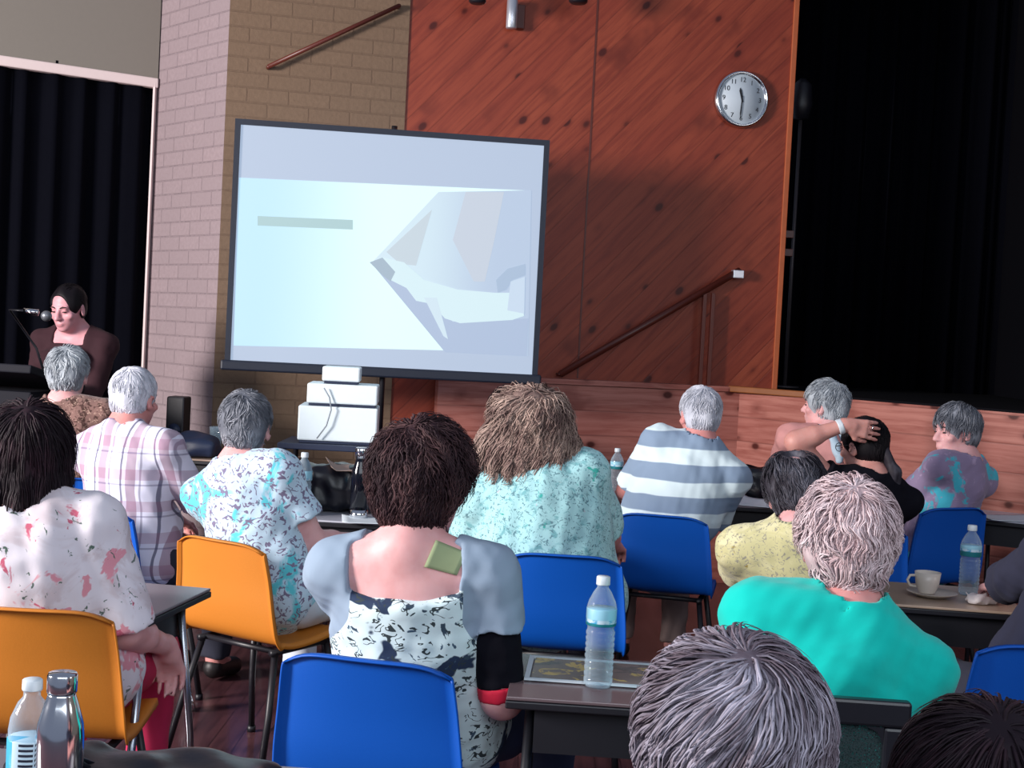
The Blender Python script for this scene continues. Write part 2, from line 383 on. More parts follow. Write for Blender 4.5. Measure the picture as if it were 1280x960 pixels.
# ------------------------------------------------------------------ hair
def hair_mesh(H, c0, st, seed, h):
    """H head rotation, c0 head centre (person-local)"""
    rs = np.random.RandomState(seed); th = st.get('th', .012); bob = st.get('bob'); vol_x = st.get('wide', 0); bald = st.get('bald')
    vb = Vol((-.19, -.21, -.30), (.19, .17, .20), h)
    cr = np.array([.077 + th + vol_x, .096 + th, .086 + th * 1.15]); cc0 = np.array([0, -.014, .034])
    vb.op(ell(cc0, cr), .01); vb.op(ell((0, -.035, -.005), (.066 + th + vol_x, .07 + th, .072 + th)), .02)
    nape = st.get('nape', -.085)
    e2c = np.array([0, -.035, -.005]) if bob is None else np.array([0, -.035, bob * .5]); e2r = np.array([.066 + th + vol_x, .07 + th, .072 + th]) if bob is None else np.array([.083 + th + vol_x + st.get('flare', 0), .075 + th, abs(bob) * .5 + .06])
    if bob is not None:
        fl = st.get('flare', .0)
        vb.op(ell((0, -.035, bob * .5), (.083 + th + vol_x + fl, .075 + th, abs(bob) * .5 + .06)), .03)
        vb.op(bx((0, -.02, bob - .1), (.3, .3, .1), rd=.001), .012, 's')
    else:
        vb.op(bx((0, -.02, nape - .1), (.3, .3, .1), rd=.001), .015, 's')
    fh = st.get('fringe', .06)
    vb.op(ell((0, .115, -.05 - (.06 - fh)), (.070, .075, .115)), .01, 's')
    vb.op(bx((0, .13, -.17), (.11, .09, .15), rd=.02), .02, 's')
    if bob is None:
        for sx in (-1, 1): vb.op(ell((sx * (.092 + th * .6), .010, -.032), (.030 + th * .9, .034, .052)), .012, 's')
    if bald: vb.op(ell(bald[0], bald[1]), .01, 's')
    g = wavy(seed, 60, st.get('lump', .003), 6, (1, 1, .5)); vb.disp(g)
    P, Q = surface(vb)
    # tufts
    N = st.get('n', 420) * 3; seg = 9; L = st.get('len', .07); wd = st.get('w', .0045) * .52
    crown = np.array(st.get('crown', (0, -.45, .9))); crown /= np.linalg.norm(crown)
    D = rs.normal(size=(N * 4, 3)); D /= np.linalg.norm(D, axis=1)[:, None]
    ok = ~((D[:, 1] > .30) & (D[:, 2] < st.get('fz', .42))) & (D[:, 2] > st.get('rz', -.88)) & ~((np.abs(D[:, 0]) > .72) & (D[:, 2] < -.12) & (bob is None))
    if bald:
        q = (D * cr + cc0 - np.array(bald[0])) / np.array(bald[1]); ok &= (q ** 2).sum(1) > 1.0
    D = D[ok][:N]; N = len(D); Ls = L * (.6 + .8 * rs.rand(N)); p = cc0 + D * cr * .97
    qq = (p - e2c) / e2r; l3 = np.linalg.norm(qq, axis=1)[:, None]; p = np.where((l3 < 1) & (p[:, 2:3] < .03), e2c + qq / (l3 + 1e-6) * e2r * .99, p); pts = []; nrm = []
    off = rs.rand(N) * st.get('fluff', .012); ca = st.get('curl', 0); cf = st.get('cfreq', 9.); ph = rs.rand(N) * 6.28; rdir = rs.normal(size=(N, 3)) * st.get('mess', .25)
    lift = st.get('lift', .0)
    part = st.get('drop', .9); cw = [wavy(seed * 7 + j, 75, 1.0, 4) for j in range(3)]; ms = st.get('mess', .25); pull = np.array(st.get('pull', (0, 0, 0)), float)
    rdir = rdir * .45; ph = ph * .25 + 2.2 * cw[0](p[:, 0], p[:, 1], p[:, 2]) if ca else ph
    for i in range(seg):
        q = (p - cc0) / cr; ln = np.linalg.norm(q, axis=1)[:, None]; nn = q / cr; nn /= np.linalg.norm(nn, axis=1)[:, None]
        wob = np.zeros_like(p)
        if ca:
            side = np.cross(nn, np.array([0, 0, 1.])); side /= np.linalg.norm(side, axis=1)[:, None] + 1e-6
            wob = side * (ca * np.sin(cf * i / seg * 6.28 / 3 + ph))[:, None] + nn * (ca * .8 * np.cos(cf * i / seg * 6.28 / 3 + ph))[:, None]
        pts.append(p + wob); nrm.append(nn)
        fl_ = (q / ln) - crown; fl_ /= np.linalg.norm(fl_, axis=1)[:, None] + 1e-6
        gz = np.array([0, -.0, -1.]) ; low = np.clip(-(q[:, 2:3]) * 1.2 + .25, 0, 1)
        d = fl_ * (1 - part * low) + gz * (.25 + part * low) + rdir + pull + 1.3 * ms * np.stack([c_(p[:, 0], p[:, 1], p[:, 2]) for c_ in cw], 1)
        if st.get('swirl'): d = d + st['swirl'] * np.cross(nn, crown) / (np.linalg.norm(np.cross(nn, crown), axis=1)[:, None] + .25) 
        d = d - nn * (d * nn).sum(1)[:, None] * (1 - (low if bob is not None else low * .4)) + nn * lift
        d /= np.linalg.norm(d, axis=1)[:, None] + 1e-6
        p = p + d * (Ls / seg)[:, None]
        q = (p - cc0) / cr; ln = np.linalg.norm(q, axis=1)[:, None]; tgt = 1 + (off[:, None] * min(1, (i + 1) / 4)) / .09
        p = np.where(ln < tgt, cc0 + q / ln * tgt * cr, p)
        qq = (p - e2c) / e2r; l3 = np.linalg.norm(qq, axis=1)[:, None]; t3 = 1 + off[:, None] * .5 / .08; p = np.where((l3 < t3) & (p[:, 2:3] < .07), e2c + qq / (l3 + 1e-6) * t3 * e2r, p)
        if bob is None:
            tk = np.where((ln > tgt) & (q[:, 2:3] < 0), .6, 0.); pn_ = p - nn * .004; p = np.where((tk > 0) & (l3 > t3 * 1.03), pn_, p)
        if bob is None: p[:, 2:3] = np.maximum(p[:, 2:3], nape - .012 - .012 * off[:, None] / max(st.get('fluff', .012), .001))
        else:
            zc = bob - .01 - .02 * (ph[:, None] / 6.28); p[:, 2:3] = np.maximum(p[:, 2:3], zc)
            p = np.where((p[:, 1:2] > .055) & (p[:, 2:3] < .05), p * np.array([1, 0, 1]) + np.array([0, .055, 0]), p)
    pts = np.array(pts); nrm = np.array(nrm); tan = np.gradient(pts, axis=0); tan /= np.linalg.norm(tan, axis=2)[:, :, None] + 1e-9
    b = np.cross(tan, nrm); b /= np.linalg.norm(b, axis=2)[:, :, None] + 1e-9
    w = wd * (1.0 - (np.arange(seg) / (seg - 1.)) ** 2.5 * .9)[:, None, None] * (.6 + .8 * rs.rand(N))[None, :, None]
    ring = np.stack([pts + b * w, pts + nrm * w * .4, pts - b * w, pts - nrm * w * .4], 2)  # seg,N,4,3
    TV = ring.transpose(1, 0, 2, 3).reshape(-1, 3); base = (np.arange(N) * seg * 4)[:, None, None]
    s_ = (np.arange(seg - 1) * 4)[None, :, None]; k = np.arange(4)[None, None, :]; k2 = (k + 1) % 4
    TQ = np.stack([base + s_ + k, base + s_ + k2, base + s_ + 4 + k2, base + s_ + 4 + k], -1).reshape(-1, 4)
    if not st.get('notuft'):
        Q = np.concatenate([Q, TQ + len(P)]); P = np.concatenate([P, TV])
    return (P @ H.T) + c0, Q

# ------------------------------------------------------------------ person
def ik(S, Tg, a, b, pole):
    v = Tg - S; L = np.linalg.norm(v); u = v / L; L = min(L, (a + b) * .985); Tg = S + u * L
    x = (a * a - b * b + L * L) / (2 * L); hgt = math.sqrt(max(a * a - x * x, 0)); pole = pole - u * (pole @ u); pole = pole / (np.linalg.norm(pole) + 1e-9)
    return S + u * x + pole * hgt, Tg
def nz(v): return v / (np.linalg.norm(v) + 1e-9)
def hand(vol, W, d, n, side, curl=.5, spread=.0):
    """W wrist, d along the hand, n palm normal (fingers curl towards it), side thumb side"""
    d = nz(d); n = nz(n - d * (n @ d)); s = nz(side - d * (side @ d) - n * (side @ n))
    K = W + d * .085
    vol.op(rc(W - d * .01, W + d * .03, .024, .026), .015)
    for i in range(4):
        o = (i - 1.5) * .019; vol.op(rc(W + d * .02 + s * (-o * .6), K - s * o * 1.0, .015, .0115), .012)
    for i, L in enumerate((.068, .076, .071, .054)):
        o = (1.5 - i) * .0205; p = K + s * o; ang = .15; dd = nz(d + s * spread * (1.5 - i))
        for j, fr in enumerate((.45, .32, .23)):
            ang += curl * (.55, .6, .4)[j]; q = p + (dd * math.cos(ang) + n * math.sin(ang)) * L * fr; r0 = .0092 - j * .0008
            vol.op(rc(p, q, r0, r0 - .0007), .004); p = q
    p = W + d * .03 + s * .022; q = p + nz(d * .7 + s * .75 + n * .3) * .036; r = q + nz(d + s * .15 + n * .35) * .030; e = r + nz(d + n * .5) * .024
    vol.op(rc(p, q, .0135, .0115), .012); vol.op(rc(q, r, .011, .0095), .005); vol.op(rc(r, e, .0095, .008), .004)

SEED = [10]
def person(label, crown, yaw=0, seat=None, W=1.0, sh=.18, hp=0, hy=0, hr=0, hair=None, hairm=None, skin=SKIN, shirt=None, sleeve=.6, inner=None,
           neck=.075, scoop=None, collar=None, trousers=None, shoes=None, arms=None, stand=False, h=.0085, female=True, fold=.0035, lower_sleeve=None,
           group=None, al=1.0, knees=0., loose=.012, shrug=0, sag=0.):
    SEED[0] += 1; sd = SEED[0]; Cw = at(*crown)
    if seat is None: seat = (Cw.x + math.sin(R(yaw)) * .07, Cw.y - math.cos(R(yaw)) * .07)
    root = empty('person', (seat[0], seat[1], 0), R(yaw), label, 'person', group)
    Cl = np.array(Matrix.Rotation(-R(yaw), 3, 'Z') @ (Cw - Vector((seat[0], seat[1], 0))))
    H = rotm(hp, hy, hr); c0 = Cl - H @ V3(0, -.015, .118)
    N = c0 + H @ V3(0, -.025, -.085) + V3(0, -.033, -.058 + shrug * .01)
    pz = .94 if stand else .545
    Pv = V3(0, 0, pz); ax = N - Pv; L = np.linalg.norm(ax); u = ax / L
    back = nz(V3(0, -1, 0) - u * (V3(0, -1, 0) @ u)); right = np.cross(-back, u) ; right = nz(right)
    Rt = np.stack([right, -back, u], 1)  # columns: local axes of torso
    def tp(t, y=0, x=0): return Pv + ax * t + right * x - back * y
    S = {s: tp(1, .0, s * sh) - u * (.055 - shrug * .02) for s in (-1, 1)}
    k = L / .46
    def torso(e):
        q = [(ell(tp(.0, .0), (.165 * W + e, .125 * W + e, .12 + e), Rt), .03),
             (ell(tp(.28, .01), (.142 * W + e, .115 * W + e, .15 * k + e), Rt), .05),
             (ell(tp(.60, .0), (.155 * W * (sh / .18) ** .5 + e, .112 * W ** .7 + e, .17 * k + e), Rt), .05),
             (ell(tp(.82, -.015), (.155 * sh / .18 + e, .088 + e, .10 + e), Rt), .04),
             (rc(S[-1], S[1], .050 + e, .050 + e), .035)]
        for s in (-1, 1):
            q.append((rc(N + u * .02, S[s] + u * .012, .046 + e * .6, .044 + e), .06))
            if female: q.append((ell(tp(.62, .10, s * .075), (.07 + e, .065 + e, .068 + e), Rt), .03))
        if W > 1.1 or not female: q.append((ell(tp(.25, .07 * W), (.13 * W + e, .10 * W + e, .12 + e), Rt), .04))
        return q
    A = {}
    for s in (-1, 1):
        a = (arms or {}).get(s, {}); Tg = np.array(a.get('to', (s * .08, .36, .655 if not stand else 1.02)), float)
        if a.get('world') is not None:
            Tg = np.array(Matrix.Rotation(-R(yaw), 3, 'Z') @ (Vector(a['world']) - Vector((seat[0], seat[1], 0))))
        E, Tg = ik(S[s], Tg, .275 * al, .245 * al, np.array(a.get('pole', (s * .12, -.45, -1)), float)); A[s] = (E, Tg, a)
    hips = {s: V3(s * .085 * W, .02, pz) for s in (-1, 1)}
    if stand:
        kn = {s: V3(s * .09, .02, .50) for s in (-1, 1)}; an = {s: V3(s * .09, -.01, .09) for s in (-1, 1)}
    else:
        kr = np.array(Matrix.Rotation(R(knees), 3, 'Z'))
        kn = {s: kr @ V3(s * .12, .43, .52) for s in (-1, 1)}; an = {s: kr @ V3(s * .12, .40, .09) for s in (-1, 1)}
    # ---- body
    pts = [Cl, N] + list(S.values()) + [A[s][0] for s in A] + [A[s][1] for s in A] + list(kn.values()) + list(an.values())
    lo = np.min(pts, 0) - .24; hi = np.max(pts, 0) + .24; lo[2] = -.0 ; hi[2] = Cl[2] + .03 if not any(A[s][1][2] > Cl[2] - .1 for s in A) else Cl[2] + .15
    v = Vol(lo, hi, h)
    for p, kk in torso(0): v.op(p, kk)
    v.op(rc(c0 + H @ V3(0, -.02, -.045), N, .054 if female else .062, .058 if female else .066), .03)
    for s in (-1, 1):
        E, Tg, a = A[s]; aw = W ** .6
        v.op(rc(S[s], E, .050 * aw, .040 * aw), .03); v.op(rc(E, Tg, .040 * aw, .0265), .015)
        v.op(rc(E, E + (Tg - E) * .35, .041 * aw, .041 * aw), .02)
        d = nz(Tg - E); pn = np.array(a.get('palm', (0, 0, -1)), float); thumb = np.array(a.get('thumb', (-s, .2, 0)), float)
        d2 = nz(np.array(a['dir'], float)) if 'dir' in a else nz(d + V3(0, .3, -.1)); hand(v, Tg, d2, pn, thumb, a.get('curl', .6), a.get('spread', 0))
        v.op(rc(hips[s], kn[s], .085 * W ** .6, .06), .03); v.op(rc(kn[s], an[s], .058, .038), .02); v.op(rc(an[s], an[s] + V3(0, .10, -.045), .036, .03), .02)
    # head
    def hd(x, y, z): return c0 + H @ V3(x, y, z)
    v.op(ell(hd(0, -.014, .034), (.077, .096, .086), H), .012)
    v.op(ell(hd(0, .030, -.045), (.058, .062, .068), H), .03)
    v.op(ell(hd(0, .066, -.088), (.026, .022, .018), H), .02)
    v.op(ell(hd(0, .075, .024), (.052, .016, .011), H), .012)
    for s in (-1, 1):
        v.op(ell(hd(s * .045, .062, -.022), (.022, .02, .018), H), .015)
        v.op(ell(hd(s * .031, .098, .006), (.018, .02, .012), H), .010, 's')
        v.op(ell(hd(s * .031, .074, .006), (.0135, .0125, .0125), H), .003)
        v.op(ell(hd(s * .080, -.008, -.008), (.009, .021, .033), H @ rotm(0, s * -20, 0)), .006)
        v.op(ell(hd(s * .088, -.002, -.006), (.006, .010, .018), H), .004, 's')
    v.op(rc(hd(0, .086, .012), hd(0, .109, -.026), .0085, .0135), .010)
    for s in (-1, 1): v.op(ell(hd(s * .012, .098, -.030), (.009, .011, .008), H), .005)
    v.op(ell(hd(0, .090, -.055), (.024, .010, .0065), H), .005); v.op(ell(hd(0, .089, -.066), (.020, .010, .007), H), .005)
    P, Q = surface(v); body = link('body', np_mesh('body', P, Q), skin, root)
    tip = hd(0, 0, 0)
    # eyes and brows
    mm = Matrix.Translation(Vector(c0)) @ Matrix(H.tolist()).to_4x4()
    e = MB()
    for s in (-1, 1): e.sphere((s * .031, .080, .003), (.011, .0112, .0045), mm, 8)
    e.build('eye', EYE, root)
    e = MB()
    for s in (-1, 1): e.tube([(s * .014, .091, .024), (s * .030, .090, .030), (s * .047, .080, .026)], [.003, .004, .002], 6, mm)
    e.build('eyebrow', BROW, root)
    # ---- shirt
    lo2 = np.min([Pv, N] + list(S.values()) + [A[s][0] for s in A] + [A[s][1] for s in A], 0) - .22; hi2 = np.max([Pv, N] + list(S.values()) + [A[s][0] for s in A] + [A[s][1] for s in A], 0) + .20
    def wear(name, mat, e, sl, tors=True, flare=.006, nk=neck, sc=scoop, coll=collar, sb=0., sides=(-1, 1)):
        v = Vol(lo2, hi2, h)
        if tors:
            for p, kk in torso(e): v.op(p, kk)
            if sag: v.op(ell(tp(.12, -.01), (.165 * W + e, .13 * W + e, .16), Rt), .04); v.op(ell(tp(.5, -.008), (.158 * W + e, .112 * W + e, .24), Rt), .06)
            v.op(rc(N - u * .02, N + nz(c0 - N) * .04, .062 + e, .056 + e), .02)
        for s in sides:
            E, Tg, a = A[s]; aw = W ** .6
            if sl <= 1:
                a0 = S[s] + (E - S[s]) * sb; q = S[s] + (E - S[s]) * sl
                v.op(cc(a0, q, .050 * aw + e, (.050 - .008 * sl) * aw + e + flare), .02)
            else:
                v.op(rc(S[s] + (E - S[s]) * sb, E, .050 * aw + e, .041 * aw + e), .02); v.op(cc(E, E + (Tg - E) * (sl - 1), .041 * aw + e, .032 + e + flare), .02)
        if coll and tors: v.op(cc(N - u * .01 - back * -.0, N + u * coll, .074, .068), .006)
        if tors:
            hx = nz(nz(c0 - N) + .6 * u); n_ = (nk if not coll else .061) - .004
            v.op(cc(N + hx * (.012 if nk < .09 else -.004) - back * -.004, N + hx * .2, n_, n_ + .012), .006, 's')
            if sc: v.op(bx(tp(1, sc.get('y', -.12), sc.get('x', 0)) + u * (.2 - sc['d']), (sc['w'], .12, .2), Rt, rd=.012), .006, 's')
        v.disp(wavy(sd, 38, fold, 6, (1, 1, .8))); v.disp(wavy(sd + 99, 90, fold * .35, 6))
        P, Q = surface(v); return link(name, np_mesh(name, P, Q), mat, root)
    if lower_sleeve:
        for s in (-1, 1): wear('undershirt_sleeve', lower_sleeve[0], .005, lower_sleeve[1], tors=False, flare=.003, sb=.35, sides=(s,))
    if shirt: wear('shirt', shirt, loose, sleeve, flare=.012)
    if inner: inner(locals())
    # ---- trousers and shoes
    v = Vol((lo[0], lo[1], -.02), (hi[0], hi[1], pz + .2), max(h, .010)); e = .012
    v.op(ell(tp(.0, .0), (.165 * W + .006, .125 * W + .006, .115), Rt), .03)
    for s in (-1, 1):
        v.op(rc(hips[s], kn[s], .085 * W ** .6 + e, .062 + e), .02); v.op(cc(kn[s], an[s] + V3(0, 0, .01), .06 + e, .045 + e), .02)
    v.disp(wavy(sd + 5, 40, .003)); P, Q = surface(v); link('trousers', np_mesh('trousers', P, Q), trousers or DEFTR, root)
    for s in (-1, 1):
        v = Vol(an[s] + V3(-.09, -.1, -.12), an[s] + V3(.09, .26, .07), .009)
        v.op(rc(an[s] + V3(0, -.01, -.035), an[s] + V3(0, .14, -.055), .044, .037), .02); v.op(bx((an[s][0], an[s][1] + .06, -.05), (.09, .2, .052), rd=.001), .006, 's')
        P, Q = surface(v); link('shoe', np_mesh('shoe', P, Q), shoes or SHOEM, root)
    # ---- hair
    if hair:
        P, Q = hair_mesh(H, c0, hair, sd, .006); link('hair', np_mesh('hair', P, Q), hairm, root)
    return dict(root=root, c0=c0, H=H, N=N, S=S, A=A, u=u, back=back, right=right, mm=mm, tp=tp, Rt=Rt, Cl=Cl)

DEFTR = plain('dark_trouser_cloth', srgb(40, 42, 58), .9)
SHOEM = plain('dark_shoe_leather', srgb(30, 26, 28), .5)

# ------------------------------------------------------------------ plastic shell chair
def catmull(P, n):
    out = []
    Q = [P[0]] + P + [P[-1]]
    for i in range(1, len(Q) - 2):
        for k in range(n):
            t = k / n; a, b, c, d = Q[i - 1], Q[i], Q[i + 1], Q[i + 2]
            out.append(tuple(.5 * ((2 * b[j]) + (-a[j] + c[j]) * t + (2 * a[j] - 5 * b[j] + 4 * c[j] - d[j]) * t * t + (-a[j] + 3 * b[j] - 3 * c[j] + d[j]) * t ** 3) for j in range(len(b))))
    out.append(P[-1]); return out
def make_chair(mat, ht=.77, w0=.385, w1=.43, legm=BLACK):
    root = empty('shell_chair')
    dz = ht - .77
    prof = catmull([(-.235, .770 + dz, w0 * .97), (-.228, .745 + dz, w0), (-.205, .64 + dz * .7, (w0 + w1) / 2), (-.185, .53 + dz * .3, w1), (-.155, .455, w1 + .005), (-.09, .425, w1 - .01), (.02, .425, w1 - .015), (.14, .438, w1 - .02), (.205, .435, w1 - .03), (.225, .41, w1 - .05)], 5)
    nu = 18; vs = []; fs = []
    rows = len(prof)
    for i, (y, z, w) in enumerate(prof):
        t = i / (rows - 1); isback = max(0, 1 - t / .5)
        for k in range(nu + 1):
            u_ = k / nu * 2 - 1; x = u_ * w / 2; cv = abs(u_) ** 2.4
            yy = y + cv * .035 * isback; zz = z - (abs(u_) ** 5) * .03 * max(0, 1 - i / 9) + (cv * .012 if t > .5 else 0)
            vs.append(Vector((x, yy, zz)))
    for i in range(rows - 1):
        for k in range(nu):
            a = i * (nu + 1) + k; fs.append([a, a + nu + 1, a + nu + 2, a + 1])
    # rim flange turned outwards/backwards around the border
    border = [k for k in range(nu + 1)] + [i * (nu + 1) + nu for i in range(1, rows)] + [(rows - 1) * (nu + 1) + k for k in range(nu - 1, -1, -1)] + [i * (nu + 1) for i in range(rows - 2, 0, -1)]
    n0 = len(vs)
    for b in border:
        i, k = divmod(b, nu + 1); t = i / (rows - 1); p = vs[b].copy(); j = min(max(i, 1), rows - 2)
        tg = (Vector(prof[j + 1][:2]) - Vector(prof[j - 1][:2])).normalized(); nrm = Vector((0, -tg.y * -1, tg.x)) ; nrm = Vector((0, tg.y, -tg.x))
        if i == 0: p.z -= .0
        vs.append(p + nrm * .016 + Vector((0.004 * (1 if k == nu else -1 if k == 0 else 0), 0, .003 if i == 0 else 0)))
    nb = len(border)
    for q in range(nb):
        fs.append([border[q], border[(q + 1) % nb], n0 + (q + 1) % nb, n0 + q])
    me = bpy.data.meshes.new('shell'); me.from_pydata([tuple(v) for v in vs], [], fs); me.polygons.foreach_set('use_smooth', [True] * len(fs)); me.update()
    sh = link('shell', me, mat, root); so = sh.modifiers.new('thick', 'SOLIDIFY'); so.thickness = .005; so.offset = 0
    fr = MB()
    for s in (-1, 1): fr.tube([(s * .165, -.13, .405), (s * .165, .16, .405)], .011)
    fr.tube([(-.165, -.10, .405), (.165, -.10, .405)], .010); fr.tube([(-.165, .13, .405), (.165, .13, .405)], .010)
    fr.build('seat_frame', legm, root)
    for sx in (-1, 1):
        for (y0, y1) in ((-.11, -.21), (.14, .20)):
            g = MB(); g.tube([(sx * .165, y0, .405), (sx * .195, y0 + (y1 - y0) * .5, .21), (sx * .215, y1, .018)], .0115)
            lg = g.build('leg', legm, root); g = MB(); g.tube([(sx * .2145, y1, .022), (sx * .216, y1, .0)], .015); g.build('rubber_foot', BLACK, lg)
    return root
BLUE0 = make_chair(BLUEP); ORANGE0 = make_chair(ORANGEP)
USED = set()
def chair(kind, px, Y, yaw, label, group, ht=None, sc=1.0):
    """px column of the middle of the back's top edge at depth Y"""
    src = BLUE0 if kind == 'b' else ORANGE0
    z = .77; bx_ = xat(px, Y, z)
    o = src if kind not in USED else copy_tree(src); USED.add(kind)
    a = R(yaw); off = Vector((0, -.235 * sc))
    o.location = (bx_ - (-off.y) * math.sin(a) * 1, Y - off.y * math.cos(a), 0)
    o.rotation_euler = (0, 0, a)
    if ht: o.scale = (1, 1, ht / .77)
    tag(o, label, 'chair', group); return o
def seatof(ch, f=.0):
    a = ch.rotation_euler.z; return (ch.location.x - math.sin(a) * f, ch.location.y + math.cos(a) * f)

# ------------------------------------------------------------------ desk
def make_desk(w, d, top, label, px=None, Y=None, yaw=0, x=None, h=.72, tray=True, legm=METAL, edge=BLACK, group='desks among the audience', splay=.07):
    if x is None: x = xat(px, Y, h)
    r = empty('folding_desk' if not tray else 'school_desk', (x, Y, 0), R(yaw), label, 'desk', group)
    MB().box(-w / 2, w / 2, -d / 2, d / 2, h - .008, h, .002).build('tabletop', top, r)
    MB().box(-w / 2 - .002, w / 2 + .002, -d / 2 - .002, d / 2 + .002, h - .026, h - .009, .003).build('edge_band', edge, r)
    if tray:
        m = MB(); a, b = w / 2 - .06, d / 2 - .03
        m.box(-a, a, -b, b, h - .125, h - .118); m.box(-a, a, b - .006, b, h - .118, h - .027); m.box(-a, a, -b, -b + .006, h - .118, h - .027)
        m.box(-a, -a + .006, -b + .006, b - .006, h - .118, h - .027); m.box(a - .006, a, -b + .006, b - .006, h - .118, h - .027); m.build('tray', BLACK, r)
    for sx in (-1, 1):
        for sy in (-1, 1):
            g = MB(); x0, y0 = sx * (w / 2 - .05), sy * (d / 2 - .045)
            g.tube([(x0, y0 * .7, h - .027), (x0 + sx * .01, y0 + sy * splay * .5, .3), (x0 + sx * .015, y0 + sy * splay, .0)], .011); g.build('leg', legm, r)
    return r

# ================================================================== THE ROOM
def wall(name, A, B, z0, z1, m, th=.12, kind='structure', parent=None, bev=0):
    """upright slab whose front face runs from A to B (as seen left to right)"""
    A, B = Vector(A), Vector(B); d = (B - A); L = d.length; a = math.atan2(d.y, d.x)
    o = MB().box(0, L, 0, th, z0, z1, bev).build(name, m, parent); o.location = (A.x, A.y, 0); o.rotation_euler = (0, 0, a)
    if kind: o['kind'] = kind
    return o
def X(px, py, Y): return (at(px, py, Y).x, Y)
fl = MB().box(-7, 7, -3, 10.5, -.06, 0).build('floor', FLOORM); fl['kind'] = 'structure'
c0_, c1_ = X(0, 80, 8.0), X(191, 250, 8.5)
dirc = (Vector(c1_) - Vector(c0_)).normalized(); cL = Vector(c1_) - dirc * 5.2
nrmc = Vector((dirc.y, -dirc.x))
wall('wall_left', cL - nrmc * .18, Vector(c1_) - nrmc * .18, 0, 4.6, PLASTER, .1)
pz = at(188, 104, 8.5).z
wall('wall_left_upper', cL, Vector(c1_) + dirc * .0, pz + .02, 4.6, PLASTER, .10)
o = wall('trim_1', cL + nrmc * .02, Vector(c1_) + nrmc * .02, pz - .03, pz + .03, PLASTERW, .06, bev=.008)
# black curtain with hanging folds
m = MB(); L = 5.24; nx_ = 265; vs = []; fs = []
for i in range(nx_ + 1):
    x = L * i / nx_; y = .03 * math.sin(x * 38) + .018 * math.sin(x * 17 + 1) + .01 * math.sin(x * 71)
    for j in range(9):
        z = .03 + (pz + .05 - .03) * j / 8; vs.append((x, y * (1 - .25 * j / 8) - .07, z))
for i in range(nx_):
    for j in range(8): a = i * 9 + j; fs.append([a, a + 9, a + 10, a + 1])
m.add(vs, fs, True); cu = m.build('curtain', CURTAIN); cu.location = (cL.x, cL.y, 0); cu.rotation_euler = (0, 0, math.atan2(dirc.y, dirc.x)); 
cu.location.x -= nrmc.x * .0; cu.location = (cL.x - nrmc.x * .04, cL.y - nrmc.y * .04, 0)
for p in cu.data.vertices: p.co.y += .06
so = cu.modifiers.new('thick', 'SOLIDIFY'); so.thickness = .004
tag(cu, 'black floor-length curtain hanging left of the pale brick pillar', 'curtain')
# brick pillar and wall
K = Vector(X(279, 200, 7.9)); KL = Vector(X(191, 250, 8.52)); KR = Vector(X(476, 120, 8.12))
wall('wall_brick_left', KL, K, 0, 4.6, BRICK1, .3)
b2 = wall('wall_brick_right', K, KR + (KR - K).normalized() * .15, 0, 4.6, BRICK2, .3)
mm_ = MB().box(-.004, .008, -.02, .03, 0, pz).build('light_leak_strip', PLASTERW); mm_.location = (KL.x - .01, KL.y - .03, 0); mm_['kind'] = 'structure'  # pale strip painting the light that leaks past the curtain edge
# timber wall beside the stage opening
W0 = Vector(X(478, 120, 8.14)); W1 = Vector(X(981, 200, 8.67)); wd_ = (W1 - W0).normalized(); wn = Vector((wd_.y, -wd_.x))
wall('wall_timber', W0, W1, 0, 4.6, WOODW, .10)
wall('trim_3', W1 + wn * .012, W1 + wn * .012 + wd_ * .035, 1.2, 4.6, WOODT, .14, bev=.004)
sx_ = Vector(X(733, 250, 8.4)); t_ = (sx_ - W0).dot(wd_); sp = W0 + wd_ * t_
wall('trim_4', sp + wn * .004, sp + wn * .004 + wd_ * .010, 1.24, 4.6, DARKW, .006)
# raised stage
ST = 1.235
A_ = Vector(X(546, 520, 8.06)); B_ = Vector(X(925, 485, 8.50)); C1 = Vector(X(1280, 511, 7.06)); C_ = B_ + (C1 - B_) * 1.5
wall('wall_stage_front', A_, B_, 0, ST - .02, WOODS, .10)
wall('wall_stage_front_right', B_, C_, 0, ST - .02, WOODS, .10)
wall('wall_stage_side', A_ + Vector((0, .5)), A_ + Vector((0, .05)), 0, ST - .02, WOODS, .05)
m = MB(); m.prism([tuple(A_ - Vector((.015, .02))), tuple(B_ - Vector((0, .02))), tuple(B_ + wn * -.12), tuple(A_ + wn * -.12 + Vector((-.015, 0)))], ST - .03, ST)
o = m.build('trim_5', WOODS); o['kind'] = 'structure'
wall('trim_6', B_ + Vector((-.08, -.025)), B_ + (C1 - B_) * .27 + Vector((0, -.02)), ST - .032, ST + .006, WOODL, .05, bev=.006)
BLK = plain('black_stage_floor', srgb(10, 10, 16), .8, spec=.1)
m = MB(); m.prism([tuple(B_ + Vector((0, .03))), tuple(C_ + Vector((0, .03))), (C_.x + .3, 10.3), (W1.x - .5, 10.3), tuple(W1 + Vector((-.02, .12))), tuple(W1 + Vector((0, -.02)))], ST - .1, ST - .008)
o = m.build('floor_stage', BLK); o['kind'] = 'structure'
bc = MB(); vs = []; fs = []
for i in range(301):
    x = 6.5 * i / 300; y = .04 * math.sin(x * 26) + .02 * math.sin(x * 61)
    vs += [(x, y, 1.2), (x, y, 4.6)]
for i in range(300): fs.append([2 * i, 2 * i + 2, 2 * i + 3, 2 * i + 1])
bc.add(vs, fs, True); o = bc.build('curtain', CURTAIN); o.location = (W1.x - .6, 10.1, 0); tag(o, 'black backdrop curtain hanging at the rear of the dark stage', 'curtain')
so = o.modifiers.new('thick', 'SOLIDIFY'); so.thickness = .004
